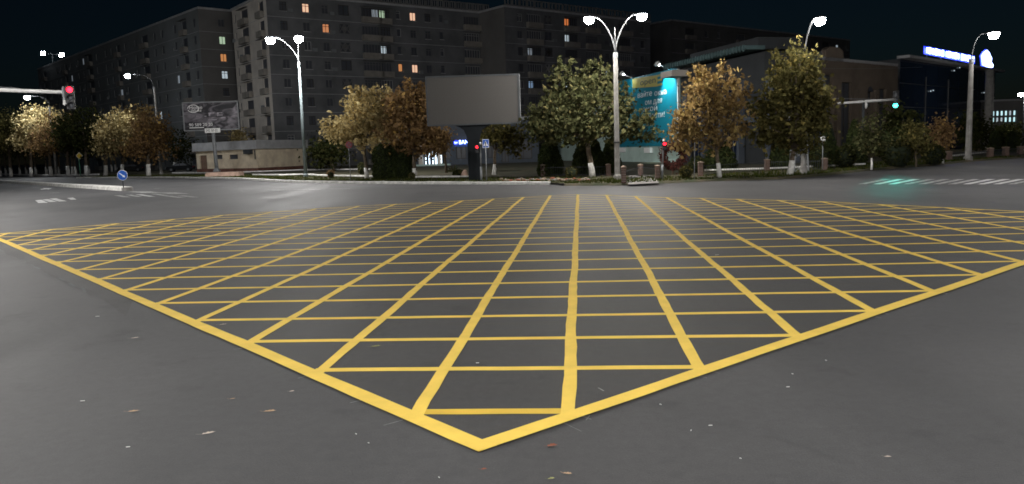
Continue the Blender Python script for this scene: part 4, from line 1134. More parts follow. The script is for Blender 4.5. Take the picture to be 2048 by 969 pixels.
# banner
sR, zR = sA(1358, 136); sL = sA(1238, 165)[0]; zB = sA(1320, 292.5)[1]
bn = empty('banner', A + dirw * sR + Vector((0, 0, zB)), 'large teal advertising banner with yellow logo and white text', 'banner')
MB().obox(A + dirw * ((sL + sR) / 2) + N_ * .12 + Vector((0, 0, (zB + zR) / 2)), dirw * ((sR - sL) / 2), N_ * .06, (0, 0, (zR - zB) / 2)).build('sheet', 'teal', bn)
MB().obox(A + dirw * (sR + .1) + N_ * .14 + Vector((0, 0, (zB + zR) / 2)), dirw * .08, N_ * .1, (0, 0, (zR - zB) / 2)).build('edge_frame', 'white', bn)
def bp(x, y_, d=.2):
    s, z = sA(x, y_); return A + dirw * s + N_ * d + Vector((0, 0, z))
# logo: yellow bar ending in a three-pronged E
def bq(pts_, mat, nm, d=.19):
    MB().prism([bp(x, y_, d) for x, y_ in pts_], N_ * .01).build(nm, mat, bn)
bq([(1268, 158), (1318, 150.5), (1318, 173.5), (1268, 177)], 'banner_yellow', 'logo_bar')
for (ya, yb) in ((150.5, 154.5), (159.5, 163.5), (168.5, 173)):
    bq([(1317.5, ya), (1327.5, ya - 2.5), (1327.5, yb - 2.2), (1317.5, yb)], 'banner_yellow', 'logo_bar')
def btext(s_, x, y_, px, mat, wpx):
    """lettering filling wpx pixels of the wall from x"""
    p0, p1 = bp(x, y_, .205), bp(x + wpx, y_ - wpx * .11, .205)
    dist = (p0 - at(0, 0, 0.001)).length
    size = px * p0.y / F_PX * 1.38
    text_mesh(s_, size, mat, p0, dirw, (0, 0, 1), .004, parent=bn, fit=(p1 - p0).dot(dirw))
btext('open', 1283, 166.5, 12.5, 'banner_navy', 31)
btext('вайте', 1278, 192, 11, 'banner_white', 28.5)
btext('окна', 1312, 187.6, 11, 'banner_white', 24)
btext('ом для', 1293, 206, 11, 'banner_white', 34)
btext('ской', 1288, 220, 11, 'banner_white', 29)
btext('ности!', 1299, 233, 11, 'banner_white', 33)
# floodlights on the banner
def banner_flood(x, y_, label, energy):
    tp = bp(x, y_, .2); arm_end = tp + N_ * 1.3 + Vector((0, 0, .55))
    o = empty('banner_floodlight', tp, label, 'floodlight')
    MB().tube([tp, arm_end], .045, 8).build('arm', 'white', o)
    h = MB().obox(arm_end, dirw * .28, (N_ * .1 + Vector((0, 0, .08))), Vector((0, 0, .16)) - N_ * .12).build('floodlight_housing', 'white', o)
    ld = bpy.data.lights.new('banner_lamp', 'SPOT'); ld.energy = energy; ld.spot_size = R(85); ld.spot_blend = .6; ld.shadow_soft_size = .12
    ld.color = (.8, 1.0, .98)
    lo = bpy.data.objects.new('banner_lamp', ld); col.objects.link(lo); lo.parent = o
    pos = arm_end - N_ * .25 + Vector((0, 0, -.2)); lo.location = pos - tp
    lo.rotation_euler = (-N_ * .5 + Vector((0, 0, -1))).to_track_quat('-Z', 'Y').to_euler()
    MB().obox(arm_end - N_ * .16 + Vector((0, 0, -.12)), dirw * .22, N_ * .02 + Vector((0, 0, .02)), Vector((0, 0, .05)) - N_ * .05).build('lens', 'flood', h)
banner_flood(1341, 139, 'small white floodlight arm over the bright corner of teal banner', 4200)
banner_flood(1268, 157, 'small floodlight above the leaf-hidden left end of teal banner', 90)

# tan arched building
Ya = 72.0
A, B = flat2(at(1636, 300, Ya)), flat2(at(1792, 300, Ya + 10)); A.y = Ya; B.y = Ya + 10
N_ = outward(A, B); u = (B - A).normalized(); za = at(1660, 118, Ya).z
an = empty('arched_building', A, 'tan stone building with arched window behind the green traffic light', 'building')
sx = lambda x, y_=200: on_wall(x, y_, A, B)
zsill = sx(1740, 214)[1]; zarch = sx(1740, 184)[1]
ops = [(sx(1683)[0], sx(1703)[0], .6, sx(1690, 165)[1]), (sx(1735)[0], sx(1745)[0], zsill, zarch), (sx(1757)[0], sx(1772)[0], .6, sx(1765, 178)[1]), (sx(1648)[0], sx(1664)[0], .6, sx(1655, 150)[1])]
wall_open('wall', A, B, 0, za, ops, .4, 'tan', an, N_)
for q in ops: window(an, A, u, N_, q[0], q[2], q[1] - q[0], q[3] - q[2], depth=.3, panes=2, frame='frame_dark', transom=True)
q = ops[1]; cc = A + u * ((q[0] + q[1]) / 2) + Vector((0, 0, zarch)) + N_ * .012
MB().prism([cc + u * ((q[1] - q[0]) / 2 * math.cos(t)) + Vector((0, 0, (q[1] - q[0]) / 2 * math.sin(t))) for t in [math.pi * i / 12 for i in range(13)]], N_ * .02).build('arch_fanlight', 'glass', an)
for x in (1672, 1712, 1750):
    MB().obox(A + u * sx(x)[0] + N_ * .15 + Vector((0, 0, za * .36)), u * .28, N_ * .14, (0, 0, za * .36)).build('pilaster', 'tan', an)
k = MB(); s0 = sx(1668)[0]
k.prism([A + u * (s0 + a_) + Vector((0, 0, za + z_)) for a_, z_ in ((-1.7, 0), (1.7, 0), (1.5, .9), (.8, 1.2), (-.8, 1.2), (-1.5, .9))], -N_ * .5)
k.build('gable', 'tan', an)
back_walls(an, [A, A - N_ * 9, B - N_ * 9, B], 0, za, 'tan')
MB().prism([Vector((v.x, v.y, za - .05)) for v in (A, B, B - N_ * 9, A - N_ * 9)], (0, 0, .3)).build('roof', 'fascia', an)

# dark glazed building with neon sign on the right
A3 = at(1846, 118, 95); zd = A3.z - .2; A = flat2(at(1800, 118, 92)); A.y = 92
B = flat2(gp(1990, 146, zd)); N_ = outward(A, B); u = (B - A).normalized(); Lw = (B - A).length
dk = empty('dark_glass_building', A, 'dark glass-fronted building carrying a neon roof sign at right', 'building')
nb = -N_
MB().prism([A, B, B + nb * 12, A + nb * 12], (0, 0, zd)).build('core', 'dark', dk)
for i in range(9):
    for j in range(4):
        MB().obox(A + u * (Lw * (i + .5) / 9) + N_ * .04 + Vector((0, 0, zd * (j + .5) / 4)), u * (Lw / 18 - .05), N_ * .03, (0, 0, zd / 8 - .05)).build('glass_panel', 'bluegl', dk)
for i in (2, 4, 6, 8):
    MB().obox(A + u * (Lw * i / 9) + N_ * .12 + Vector((0, 0, zd * .42)), u * .06, N_ * .05, (0, 0, zd * .42)).build('mullion', 'frame', dk)
MB().obox((A + B) / 2 + N_ * .5 + Vector((0, 0, zd + .15)), u * (Lw / 2 + .4), N_ * .7, (0, 0, .15)).build('cornice', 'fascia', dk)
cb = at(1977, 250, 88)
MB().tube([Vector((cb.x, 88, 0)), Vector((at(1980, 140, 88).x, 88, at(1980, 140, 88).z))], [.45, .42], 14).build('column', 'concrete', dk, True)
for (x, y_) in ((1858, 183), (1863, 181.5), (1965, 186), (1916, 136), (1905, 142)):
    s, z = on_wall(x, y_, A, B)
    MB().obox(A + u * s + N_ * .2 + Vector((0, 0, z)), u * .09, N_ * .05, (0, 0, .07)).build('wall_light', 'win_cool', dk)
# neon roof sign
ns = empty('neon_sign', A + Vector((0, 0, zd)), 'blazing white and blue neon letters on roof of dark building', 'sign')
def npnt(x, y_, d=0.0):
    s, z = on_wall(x, y_, A, B); return A + u * s + Vector((0, 0, z)) + N_ * d
def nline(x): return 101.0 + (x - 1848) * .195
letters = [1850 + i * 4.35 for i in range(22)]
for i, x in enumerate(letters):
    if i in (8, 15): continue
    yc_ = nline(x); top_, bot = yc_ - 5.6, yc_ + 5.6
    k = MB()
    w = 1.5
    def seg(xa, ya, xb, yb, t=1.05):
        a, b_ = npnt(xa, ya, .3), npnt(xb, yb, .3); k.tube([a, b_], t * 95 / F_PX, 6)
    seg(x - w, top_, x - w, bot); seg(x + w, top_ + .4, x + w, bot + .4)
    if i % 3 == 0: seg(x - w, yc_, x + w, yc_)
    elif i % 3 == 1: seg(x - w, top_, x + w, top_ + .4); seg(x - w, bot, x + w, bot + .4)
    else: seg(x - w, top_, x + w, bot)
    k.build('letter', 'neon', ns)
MB().prism([npnt(1846, nline(1846) - 8, .05), npnt(1948, nline(1948) - 8, .05), npnt(1948, nline(1948) + 8, .05), npnt(1846, nline(1846) + 8, .05)], N_ * .06).build('backing', 'neonhalo', ns)  # glowing panel that stands for the blue halo round the letters
for x in (1852, 1880, 1910, 1940):
    a = npnt(x, nline(x) + 7, .1); MB().tube([a, Vector((a.x, a.y, zd))], .05, 6).build('strut', 'galv', ns)
o = empty('neon_emblem', npnt(1968, 137), 'glowing white neon emblem beside the curved lamp post', 'sign')
sh = [(1967, 101), (1972, 106), (1974, 112), (1977, 117), (1976, 125), (1980, 131), (1979, 136), (1972, 137), (1964, 133), (1959, 131), (1958, 120), (1957, 113), (1961, 106)]
MB().prism([npnt(x, y_, .35) for x, y_ in sh], N_ * .1).build('emblem_face', 'neon', o)
MB().prism([npnt(1968 + (x - 1968) * 1.16, 119 + (y_ - 119) * 1.1, .2) for x, y_ in sh], N_ * .08).build('emblem_halo', 'neonhalo', o)  # emissive plate drawn as the glow round the emblem
MB().tube([npnt(1968, 130, .25), npnt(1968, 150, .25)], .1, 8).build('strut', 'galv', o)

# far low block with lit windows at the right edge
Yw = 112.0
lw = empty('lit_window_block', Vector((at(1970, 250, Yw).x, Yw, 0)), 'low block with a band of lit cyan-white windows at right edge', 'building')
x0, x1 = at(1971, 230, Yw).x, at(2075, 230, Yw).x; z0, z1 = at(2000, 246.5, Yw).z, at(2000, 220.5, Yw).z
A, B = Vector((x0, Yw, 0)), Vector((x1, Yw, 0)); xe = at(2036, 230, Yw).x
N_ = Vector((0, -1, 0))
ops = []; nW = 7; Ww = (xe - x0 - .4) / nW
for i in range(nW):
    for j in range(2):
        ops.append((.3 + i * Ww + .06, .3 + (i + 1) * Ww - .06, z0 + (z1 - z0) * j / 2 + .06, z0 + (z1 - z0) * (j + 1) / 2 - .06))
wall_open('wall', A, B, 0, z1 + 1.2, ops, .3, 'wall_d', lw, N_)
for i, q in enumerate(ops):
    window(lw, A, Vector((1, 0, 0)), N_, q[0], q[2], q[1] - q[0], q[3] - q[2], depth=.25, lit=('win_bright', 'win_bright', 'win_cool', 'win_bright')[(i * 5 // 3) % 4], panes=1, frame='frame_dark')
back_walls(lw, [A, A + Vector((0, 10, 0)), B + Vector((0, 10, 0)), B], 0, z1 + 1.2, 'wall_d')
MB().box(x0 - .2, x1 + .2, Yw - .2, Yw + 10, z1 + 1.2, z1 + 1.45).build('roof', 'fascia', lw)

# ------------------------------------------------------------------ trees and shrubs
def leaf_verts(centres, size, flat=0.0, up_bias=0.0):
    n = len(centres)
    d = rng.normal(size=(n, 3)); d[:, 2] = d[:, 2] * (1 - flat) + up_bias
    d /= np.linalg.norm(d, axis=1, keepdims=True)
    e = rng.normal(size=(n, 3)); e -= (e * d).sum(1, keepdims=True) * d; e /= np.linalg.norm(e, axis=1, keepdims=True)
    s = size * rng.uniform(.35, 1.35, size=(n, 1))
    nrm = np.cross(d, e)
    a = centres - d * s * .5; b = centres + e * s * .33 + nrm * s * .1; c = centres + d * s * .55; f = centres - e * s * .33 + nrm * s * .1
    out = np.empty((n * 4, 3)); out[0::4] = a; out[1::4] = b; out[2::4] = c; out[3::4] = f
    return out
def crown_points(blobs, n, clump=.42, hollow=.35, per=22):
    """points gathered in clumps near the surface of ellipsoid blobs (cx,cy,cz,rx,ry,rz)"""
    vol = np.array([b_[3] * b_[4] * b_[5] for b_ in blobs]) ** .8; vol /= vol.sum()
    nc = max(8, n // per); out = []
    idx = rng.choice(len(blobs), nc, p=vol)
    for i in idx:
        cx, cy_, cz, rx, ry, rz = blobs[i]
        v = rng.normal(size=3); v /= np.linalg.norm(v); rr = (hollow + (1 - hollow) * rng.random()) ** .6
        if rng.random() < .12: rr *= rng.uniform(1.05, 1.22)
        c = np.array([cx, cy_, cz]) + v * rr * np.array([rx, ry, rz])
        k = int(per * rng.uniform(.5, 1.5)); sc = clump * rng.uniform(.55, 1.3)
        out.append(c + rng.normal(size=(k, 3)) * np.array([sc, sc, sc * .7]))
    return np.concatenate(out)
def tree(name, label, base, blobs_px, mat, n=5200, leaf=.2, r=.13, wash=0.0, lean=0.0, clump=.4, cat='tree', group=None, depth=.9, hollow=.3, per=22, shoots=0):
    b = Vector(base); y = b.y; k = y / F_PX
    root = empty(name, b, label, cat, group)
    blobs = []
    for q in blobs_px:
        px, py, rx, ry = q[:4]; dy = q[4] if len(q) > 4 else 0
        c = at(px, py, y + dy); blobs.append((c.x, c.y, c.z, rx * k, rx * k * depth, ry * k))
    pts_ = crown_points(blobs, n, clump, hollow, per)
    extra = []
    for _ in range(shoots):
        q = blobs[rng.integers(len(blobs))]
        t_ = rng.random() * 2 * np.pi; e_ = rng.uniform(.5, 1.4)
        v = np.array([np.cos(t_) * np.cos(e_), np.sin(t_) * np.cos(e_), np.sin(e_)])
        p0 = np.array(q[:3]) + v * np.array(q[3:]) * .95
        dr = np.array([v[0] * .5 + rng.normal() * .15, v[1] * .5, 1.0]); dr /= np.linalg.norm(dr)
        ln = rng.uniform(.25, .75); kk = int(ln * 16) + 3
        extra.append(p0 + dr * (np.linspace(0, 1, kk)[:, None] * ln) + rng.normal(size=(kk, 3)) * .06)
    if extra: pts_ = np.concatenate([pts_] + extra)
    pts_ = pts_[pts_[:, 2] > b.z + .35]
    me = np_mesh('crown', leaf_verts(pts_, leaf) - np.array(b), 4, mat)
    cr2 = link_mesh('crown', me, root, b)
    cz = np.mean([q[2] for q in blobs]); cxm = np.mean([q[0] for q in blobs]); low = min(q[2] - q[5] * .8 for q in blobs)
    fork = Vector((b.x + lean + (cxm - b.x) * .25, y, max(b.z + .9, low + .2)))
    MB().tube([b - Vector((0, 0, .05)), b.lerp(fork, .35) + Vector((.03, 0, 0)), b.lerp(fork, .7) - Vector((.03, 0, 0)), fork], [r * 1.25, r, r * .9, r * .8], 9).build('trunk', 'bark', root, True)
    for q in blobs * 2:
        t = Vector((q[0] + random.uniform(-.5, .5) * q[3], q[1] + random.uniform(-.5, .5) * q[4], q[2] + random.uniform(-.1, .7) * q[5]))
        mid = fork.lerp(t, .5) + Vector((random.uniform(-.2, .2), random.uniform(-.2, .2), .2))
        MB().tube([fork - Vector((0, 0, .1)), mid, t], [r * .55, r * .32, r * .08], 6).build('limb', 'bark', root, True)
    if wash:
        t = wash / max(.5, (fork.z - b.z)); q2 = b.lerp(fork, min(.95, t))
        MB().tube([b - Vector((0, 0, .02)), b.lerp(q2, .5) + Vector((.02, 0, 0)), q2], [r * 1.34, r * 1.16, r * 1.08], 10).build('whitewash', 'whitewash', root, True)
    return root
# pair left of the screen
tree('autumn_tree', 'yellow-leaved autumn tree with whitewashed trunk left of screen', gp(733.5, 357.3, VZ), [(735, 228, 44, 45), (690, 258, 42, 32), (768, 222, 38, 40), (745, 268, 50, 32), (668, 268, 26, 16), (712, 210, 24, 22)], 'L_yellow', 5200, .30, .14, .85, clump=.26, per=13, shoots=50)
tree('autumn_tree', 'russet-brown autumn tree touching the left side of screen', gp(829, 356.8, VZ), [(815, 215, 42, 40), (850, 235, 34, 45), (805, 268, 44, 38), (848, 285, 34, 34), (830, 195, 26, 26)], 'L_brown', 5400, .30, .15, .75, clump=.26, per=13, shoots=50)
# big green tree behind the central lamp
tree('green_tree', 'broad green tree with leaning whitewashed trunk right of screen', gp(1185, 354.2, VZ), [(1150, 190, 52, 42), (1105, 235, 52, 48), (1190, 225, 70, 55), (1240, 250, 46, 40), (1160, 262, 62, 32), (1085, 255, 40, 28), (1290, 262, 36, 24), (1195, 160, 34, 28), (1130, 158, 26, 22), (1240, 205, 26, 34)], 'L_green', 9000, .30, .17, .9, lean=-.25, clump=.28, per=13, shoots=90)
tree('golden_tree', 'golden-leaved tree with whitewashed trunk right of teal banner', gp(1438.5, 355.2, VZ), [(1410, 190, 42, 40), (1455, 185, 38, 42), (1395, 235, 46, 40), (1450, 250, 46, 40), (1385, 285, 38, 28), (1420, 165, 34, 20), (1478, 215, 26, 45), (1365, 270, 22, 26)], 'L_gold', 3700, .26, .11, .8, clump=.26, per=11, shoots=40, hollow=.25)
tree('green_tree', 'tall pointed olive-green tree with whitewashed trunk beside lattice mast', gp(1579, 350, VZ), [(1592, 118, 24, 28), (1570, 148, 30, 32), (1615, 148, 30, 32), (1585, 165, 50, 42), (1550, 205, 46, 48), (1620, 200, 46, 50), (1590, 250, 60, 45), (1540, 255, 40, 40), (1632, 230, 34, 36), (1595, 285, 40, 24)], 'L_olive', 7600, .26, .14, .8, lean=.2, clump=.27, per=13, shoots=60, hollow=.25)
# small trees on the right verge
tree('young_tree', 'young green tree with thin white stem under green traffic light', gp(1743, 339.5, VZ), [(1742, 262, 22, 34), (1750, 285, 26, 22), (1730, 290, 20, 18), (1752, 240, 10, 18)], 'L_green', 1500, .2, .05, .7, clump=.3)
tree('young_tree', 'thin brownish young tree left of the curved lamp post', gp(1832, 333, VZ), [(1826, 270, 18, 30), (1842, 280, 20, 24), (1812, 290, 18, 20)], 'L_olive', 1200, .2, .05, 0, clump=.3)
tree('young_tree', 'dim russet young tree close left of curved lamp post', gp(1886, 327, VZ), [(1884, 262, 20, 28), (1878, 285, 24, 22)], 'L_brown', 1300, .2, .05, .6, clump=.3)
# trees along the left road
LT = [
 (22, 353.5, [(30, 262, 34, 40), (8, 275, 30, 34)], 'L_olive', 3000), (62, 353, [(70, 248, 40, 30), (95, 240, 26, 22), (52, 282, 30, 22), (78, 225, 20, 12)], 'L_yellow', 3800),
 (102, 352.5, [(108, 265, 34, 34), (90, 290, 26, 22)], 'L_brown', 2600), (136, 352, [(135, 262, 30, 40), (150, 285, 26, 26)], 'L_dark', 2600),
 (172, 351.5, [(170, 255, 36, 42), (190, 285, 28, 26)], 'L_dark', 2800), (211, 352.5, [(222, 268, 30, 34), (240, 250, 26, 26), (215, 295, 22, 18)], 'L_yellow', 3200),
 (243, 349, [(268, 252, 34, 36), (255, 285, 32, 28), (280, 228, 18, 16)], 'L_gold', 3600), (297, 352.5, [(300, 262, 32, 40), (285, 292, 36, 26), (318, 285, 22, 28)], 'L_brown', 3800),
 (348, 343, [(352, 290, 28, 30), (370, 300, 22, 26)], 'L_dark', 1800), (0, 353, [(-8, 255, 26, 34)], 'L_dark', 1500)]
names_l = ['olive-green tree at the left edge of roadside row', 'brightly lit pale yellow tree under the leftmost lamp post', 'brown tree just right of the leftmost lamp post', 'dark leafy tree behind yellow diamond sign, left of it', 'dark leafy tree behind yellow diamond sign, right of it', 'yellowish tree left of the bushy tree by second lamp', 'golden bushy tree left of the second lamp post', 'russet bushy tree crossed by second lamp post', 'dark low tree left of the cream building', 'dark tree cut by the left image edge']
for (x, y_, bl, mt, n), lb in zip(LT, names_l):
    tree('roadside_tree', lb, gp(x, y_, VZ), bl, mt, n, .38, .24, 1.5, clump=.62, group='trees along the left road', per=20)
# further whitewashed trunks of the row behind, crowns lost in the dark
for i, (x, y_) in enumerate(((12, 351), (40, 351), (53, 350), (72, 350.6), (93, 350.5), (118, 350), (145, 351.4), (152, 351.6), (178, 350.4), (224, 344), (231, 344))):
    b = gp(x, y_, VZ); k = b.y / F_PX
    tree('roadside_tree', ['1st', '2nd', '3rd', '4th', '5th', '6th', '7th', '8th', '9th', '10th', '11th'][i] + ' whitewashed trunk from the left in the shaded back row', b, [(x + random.uniform(-8, 8), 285 + random.uniform(-8, 8), 20, 26)], 'L_dark', 700, .5, .17, 1.4, clump=.8, group='back row of trees on the left', per=14)
tree('roadside_tree', 'small lit yellow tree in the gap between two tall blocks', gp(480, 339, VZ), [(478, 272, 14, 12), (488, 280, 8, 10)], 'L_yellow', 700, .4, .12, 0, clump=.6)
tree('roadside_tree', 'dark shaded tree right of the cream building', gp(668, 343, VZ), [(660, 300, 34, 30), (640, 310, 24, 26)], 'L_dark', 2200, .4, .2, 0, clump=.6)
tree('roadside_tree', 'dim tree behind the screen, seen right of pillar', gp(988, 350, VZ), [(1000, 275, 38, 28), (985, 262, 30, 22), (1025, 285, 28, 24)], 'L_olive', 2600, .26, .13, .8, clump=.45)
tree('roadside_tree', 'dim tree behind the screen, seen left of pillar', gp(893, 346, VZ), [(872, 288, 20, 18), (880, 270, 18, 14)], 'L_brown', 1800, .26, .11, 0, clump=.45)
tree('roadside_tree', 'dark leafy mass below the neon sign', gp(1800, 322, VZ), [(1800, 250, 30, 45), (1790, 290, 34, 30)], 'L_dark', 2400, .34, .15, 0, clump=.5)
tree('roadside_tree', 'dark tree behind the curved lamp post', gp(1958, 308, VZ), [(1940, 262, 26, 36), (1962, 275, 26, 28)], 'L_dark', 1900, .34, .15, 0, clump=.5)
tree('roadside_tree', 'dark tree below the lit cyan windows', gp(2012, 300, VZ), [(2005, 268, 26, 22), (2035, 270, 28, 24)], 'L_dark', 1700, .36, .15, 0, clump=.5)

def conifer(label, base, x_top, y_top, wb, wt, mat='L_conifer', n=2600, name='arborvitae', group='clipped conical evergreens', leaf=.16):
    b = Vector(base); y = b.y; k = y / F_PX; root = empty(name, b, label, 'shrub', group)
    t = at(x_top, y_top, y); H = t.z - b.z; rb, rt = wb * k / 2, wt * k / 2
    prof = [(rb * .78, 0), (rb * .95, H * .12), (rb * .9, H * .3), ((rb * .55 + rt * .45), H * .6), (rt, H * .9), (rt * .4, H * .985)]
    MB().lathe(b, [(r2 * .74, h2) for r2, h2 in prof], 12).build('core', 'core', root, True)
    zz = rng.random(n) ** 1.1; th = rng.random(n) * 2 * np.pi
    hs = [q[1] / H for q in prof]; rs = [q[0] for q in prof]
    rr = np.interp(zz, hs, rs) * (1 + .1 * np.sin(th * 3 + zz * 7) * rng.random(n)) * rng.uniform(.74, 1.08, n)
    shift = (t.x - b.x) * zz
    pts_ = np.stack([b.x + shift + rr * np.cos(th), y + rr * np.sin(th), b.z + zz * H], 1)
    me = np_mesh('foliage', leaf_verts(pts_, leaf, up_bias=.9) - np.array(b), 4, mat)
    link_mesh('foliage', me, root, b)
    return root
conifer('dark clipped evergreen left of russet tree trunk, the left one of two', gp(769, 358.5, VZ), 768, 288, 50, 40, n=3400)
conifer('dark clipped evergreen left of russet tree trunk, the right one of two', gp(806, 357, VZ), 805, 288, 46, 36, n=3400)
conifer('wide dark conical evergreen just right of the bank doorway', gp(1100, 352, VZ), 1099, 280, 54, 24, n=3600)
conifer('dark conical evergreen left of the leaning white trunk', gp(1165, 350, VZ), 1166, 282, 46, 20, n=3200)
conifer('dark conical evergreen right of the leaning white trunk', gp(1192, 351, VZ), 1190, 280, 40, 14, n=2800)
conifer('slim dark conical evergreen just left of the concrete twin lamp', gp(1222, 347, VZ), 1220, 280, 44, 16, n=2800)
conifer('wide conical evergreen behind the golden tree trunk', gp(1440, 342, VZ), 1438, 280, 68, 30, n=3400)
conifer('pale green conical evergreen left of the lattice mast', gp(1562, 337, VZ), 1562, 280, 52, 18, n=2800)
conifer('tall dark pointed cypress in front of the arched building', gp(1712, 332, VZ), 1708, 240, 46, 10, n=2800)
conifer('tall dark pointed cypress right of the tall olive tree', gp(1660, 332, VZ), 1652, 245, 40, 10, n=2600)
conifer('low dark evergreen below lit windows, the left one', gp(1990, 309, VZ), 1990, 262, 26, 12, n=1200)
conifer('low dark evergreen below lit windows, the right one', gp(2024, 305, VZ), 2024, 262, 30, 12, n=1200)

def bush(label, base, w, h, mat='L_dark', n=900, leaf=.16, name='bush', blobs=None):
    b = Vector(base); y = b.y; k = y / F_PX; root = empty(name, b, label, 'shrub')
    rx, rz = w * k / 2, h * k / 2
    v = rng.normal(size=(n, 3)); v /= np.linalg.norm(v, axis=1, keepdims=True); v *= rng.uniform(.7, 1.06, (n, 1))
    pts_ = np.array([b.x, b.y, b.z + rz * .95]) + v * np.array([rx, rx * .9, rz])
    pts_ = pts_[pts_[:, 2] > b.z + .02]
    link_mesh('foliage', np_mesh('foliage', leaf_verts(pts_, leaf) - np.array(b), 4, mat), root, b)
    MB().lathe(b, [(rx * .45, 0), (rx * .8, rz * .6), (rx * .8, rz * 1.2), (rx * .3, rz * 1.75)], 10).build('core', 'core', root, True)
    return root
bush('square clipped box hedge left of yellow tree trunk', gp(724, 349, VZ), 16, 24, 'L_green', 900)
bush('small reddish dry bush on the verge by the steel lamp', gp(662, 356.5, VZ), 16, 17, 'L_brown', 260, .12)
bush('low leafy plant between the two evergreens', gp(752, 357, VZ), 13, 16, 'L_green', 260, .12)
bush('grassy clump at the foot of the russet tree', gp(824, 358, VZ), 14, 13, 'L_olive', 260, .12)
bush('round dark shrub right of the lattice mast', gp(1640, 338, VZ), 44, 52, 'L_dark', 1600)
bush('round dark shrub in front of the pointed cypress', gp(1690, 336, VZ), 44, 46, 'L_dark', 1500)
bush('wide rounded dark shrub on the right verge', gp(1795, 333.5, VZ), 62, 62, 'L_dark', 1500, .18)
bush('neat rounded dark green shrub left of curved lamp post', gp(1866, 328.5, VZ), 44, 40, 'L_dark', 1300)
bush('low weedy bush beside the thin bare post', gp(1372, 357, VZ), 26, 26, 'L_olive', 500, .14)
bush('dark shrub behind the thin bare post', gp(1395, 346, VZ), 34, 34, 'L_dark', 800, .16)
bush('dry grey-green weeds below the leaning white trunk', gp(1143, 356, VZ), 26, 24, 'L_olive', 280, .14)
bush('low shrub behind the bank sign planting', gp(918, 354, VZ), 26, 14, 'L_dark', 500, .16)
# spiky yucca
b = gp(908, 352, VZ); o = empty('yucca_plant', b, 'spiky yucca plant in front of the bank left of pillar', 'plant')
for i in range(26):
    t = random.uniform(0, 2 * math.pi); e = random.uniform(.3, 1.3); dv = Vector((math.cos(t) * math.cos(e), math.sin(t) * math.cos(e), math.sin(e)))
    sd = dv.cross(Vector((0, 0, 1))).normalized() * .035; ln = random.uniform(.6, .95); s0 = b + Vector((0, 0, .25))
    MB().add([s0 - sd, s0 + sd, s0 + dv * ln * .6 + sd * .9, s0 + dv * ln - Vector((0, 0, .12)), s0 + dv * ln * .6 - sd * .9], [(0, 1, 2, 3, 4)]).build('leaf', 'L_green', o)
MB().tube([b, b + Vector((0, 0, .3))], [.1, .07], 7).build('stem', 'bark', o)
# ring topiary
b = gp(1345, 350, VZ); y = b.y; k = y / F_PX; c = at(1346, 312, y); o = empty('ring_topiary', b, 'dark plum-red shrub clipped into a ring behind red pedestrian light', 'shrub')
t = rng.random(2600) * 2 * np.pi; rr = 20 * k + rng.normal(size=2600) * 4.2 * k
pts_ = np.stack([c.x + rr * np.cos(t), c.y + rng.normal(size=2600) * .18, c.z + rr * np.sin(t) * 1.05], 1)
link_mesh('foliage', np_mesh('foliage', leaf_verts(pts_, .14) - np.array(b), 4, 'L_purple'), o, b)
ringp = [c + Vector((20 * k * math.cos(a), 0, 21 * k * math.sin(a))) for a in [2 * math.pi * i / 20 for i in range(21)]]
MB().tube(ringp, .13, 7).build('core', 'core', o, True)
MB().tube([b, Vector((c.x, y, c.z - 20 * k))], .06, 7).build('stem', 'bark', o)

# ------------------------------------------------------------------ lattice mast, fence, stones, small things
b = gp(1606, 344.5, VZ); y = b.y + .7; k = y / F_PX
o = empty('lattice_mast', b, 'pale steel lattice mast under the tall olive-green tree', 'mast')
hw = 14 * k; zt_ = at(1606, 225, y).z
legs = []
for (sx_, sy_) in ((-1, -1), (1, -1), (1, 1), (-1, 1)):
    a, e = Vector((b.x + sx_ * hw, y + sy_ * hw, VZ)), Vector((b.x + sx_ * hw * .6, y + sy_ * hw * .6, zt_))
    MB().tube([a, e], .05, 4).build('leg', 'galv', o); legs.append((a, e))
for i in range(4):
    (a0, e0), (a1, e1) = legs[i], legs[(i + 1) % 4]
    for q in range(6):
        p0 = a0.lerp(e0, q / 6); p1 = a1.lerp(e1, (q + 1) / 6)
        if q % 2: p0, p1 = a1.lerp(e1, q / 6), a0.lerp(e0, (q + 1) / 6)
        MB().tube([p0, p1], .028, 4).build('brace', 'galv', o)
def brick_pillar(px, py, hpx, label, wpx=9):
    b = gp(px, py, VZ); k = b.y / F_PX; o = empty('fence_pillar', b, label, 'fence pillar', 'brick fence pillars')
    w = wpx * k / 2; H = hpx * k
    nrow = 9
    for i in range(nrow):
        z0 = H * .9 * i / nrow
        j = .006 * (i % 2)
        for s_ in (-1, 1):
            MB().obox(b + Vector((s_ * w * .5 + (w * .16 if i % 2 else -w * .16) * .0, 0, z0 + H * .045)), (w * .485, 0, 0), (0, w - j, 0), (0, 0, H * .045 - .006)).build('brick', 'brick', o)
    MB().obox(b + Vector((0, 0, H * .45)), (w * .93, 0, 0), (0, w * .93, 0), (0, 0, H * .449)).build('mortar_core', 'concrete', o)
    c = b + Vector((0, 0, H * .9))
    MB().add([c + Vector((sx_ * w * 1.15, sy_ * w * 1.15, 0)) for sx_, sy_ in ((-1, -1), (1, -1), (1, 1), (-1, 1))] + [c + Vector((sx_ * w * 1.15, sy_ * w * 1.15, H * .05)) for sx_, sy_ in ((-1, -1), (1, -1), (1, 1), (-1, 1))] + [c + Vector((0, 0, H * .13))],
             [(3, 2, 1, 0), (0, 1, 5, 4), (1, 2, 6, 5), (2, 3, 7, 6), (3, 0, 4, 7), (4, 5, 8), (5, 6, 8), (6, 7, 8), (7, 4, 8)]).build('cap', 'stone', o)
    return b, H
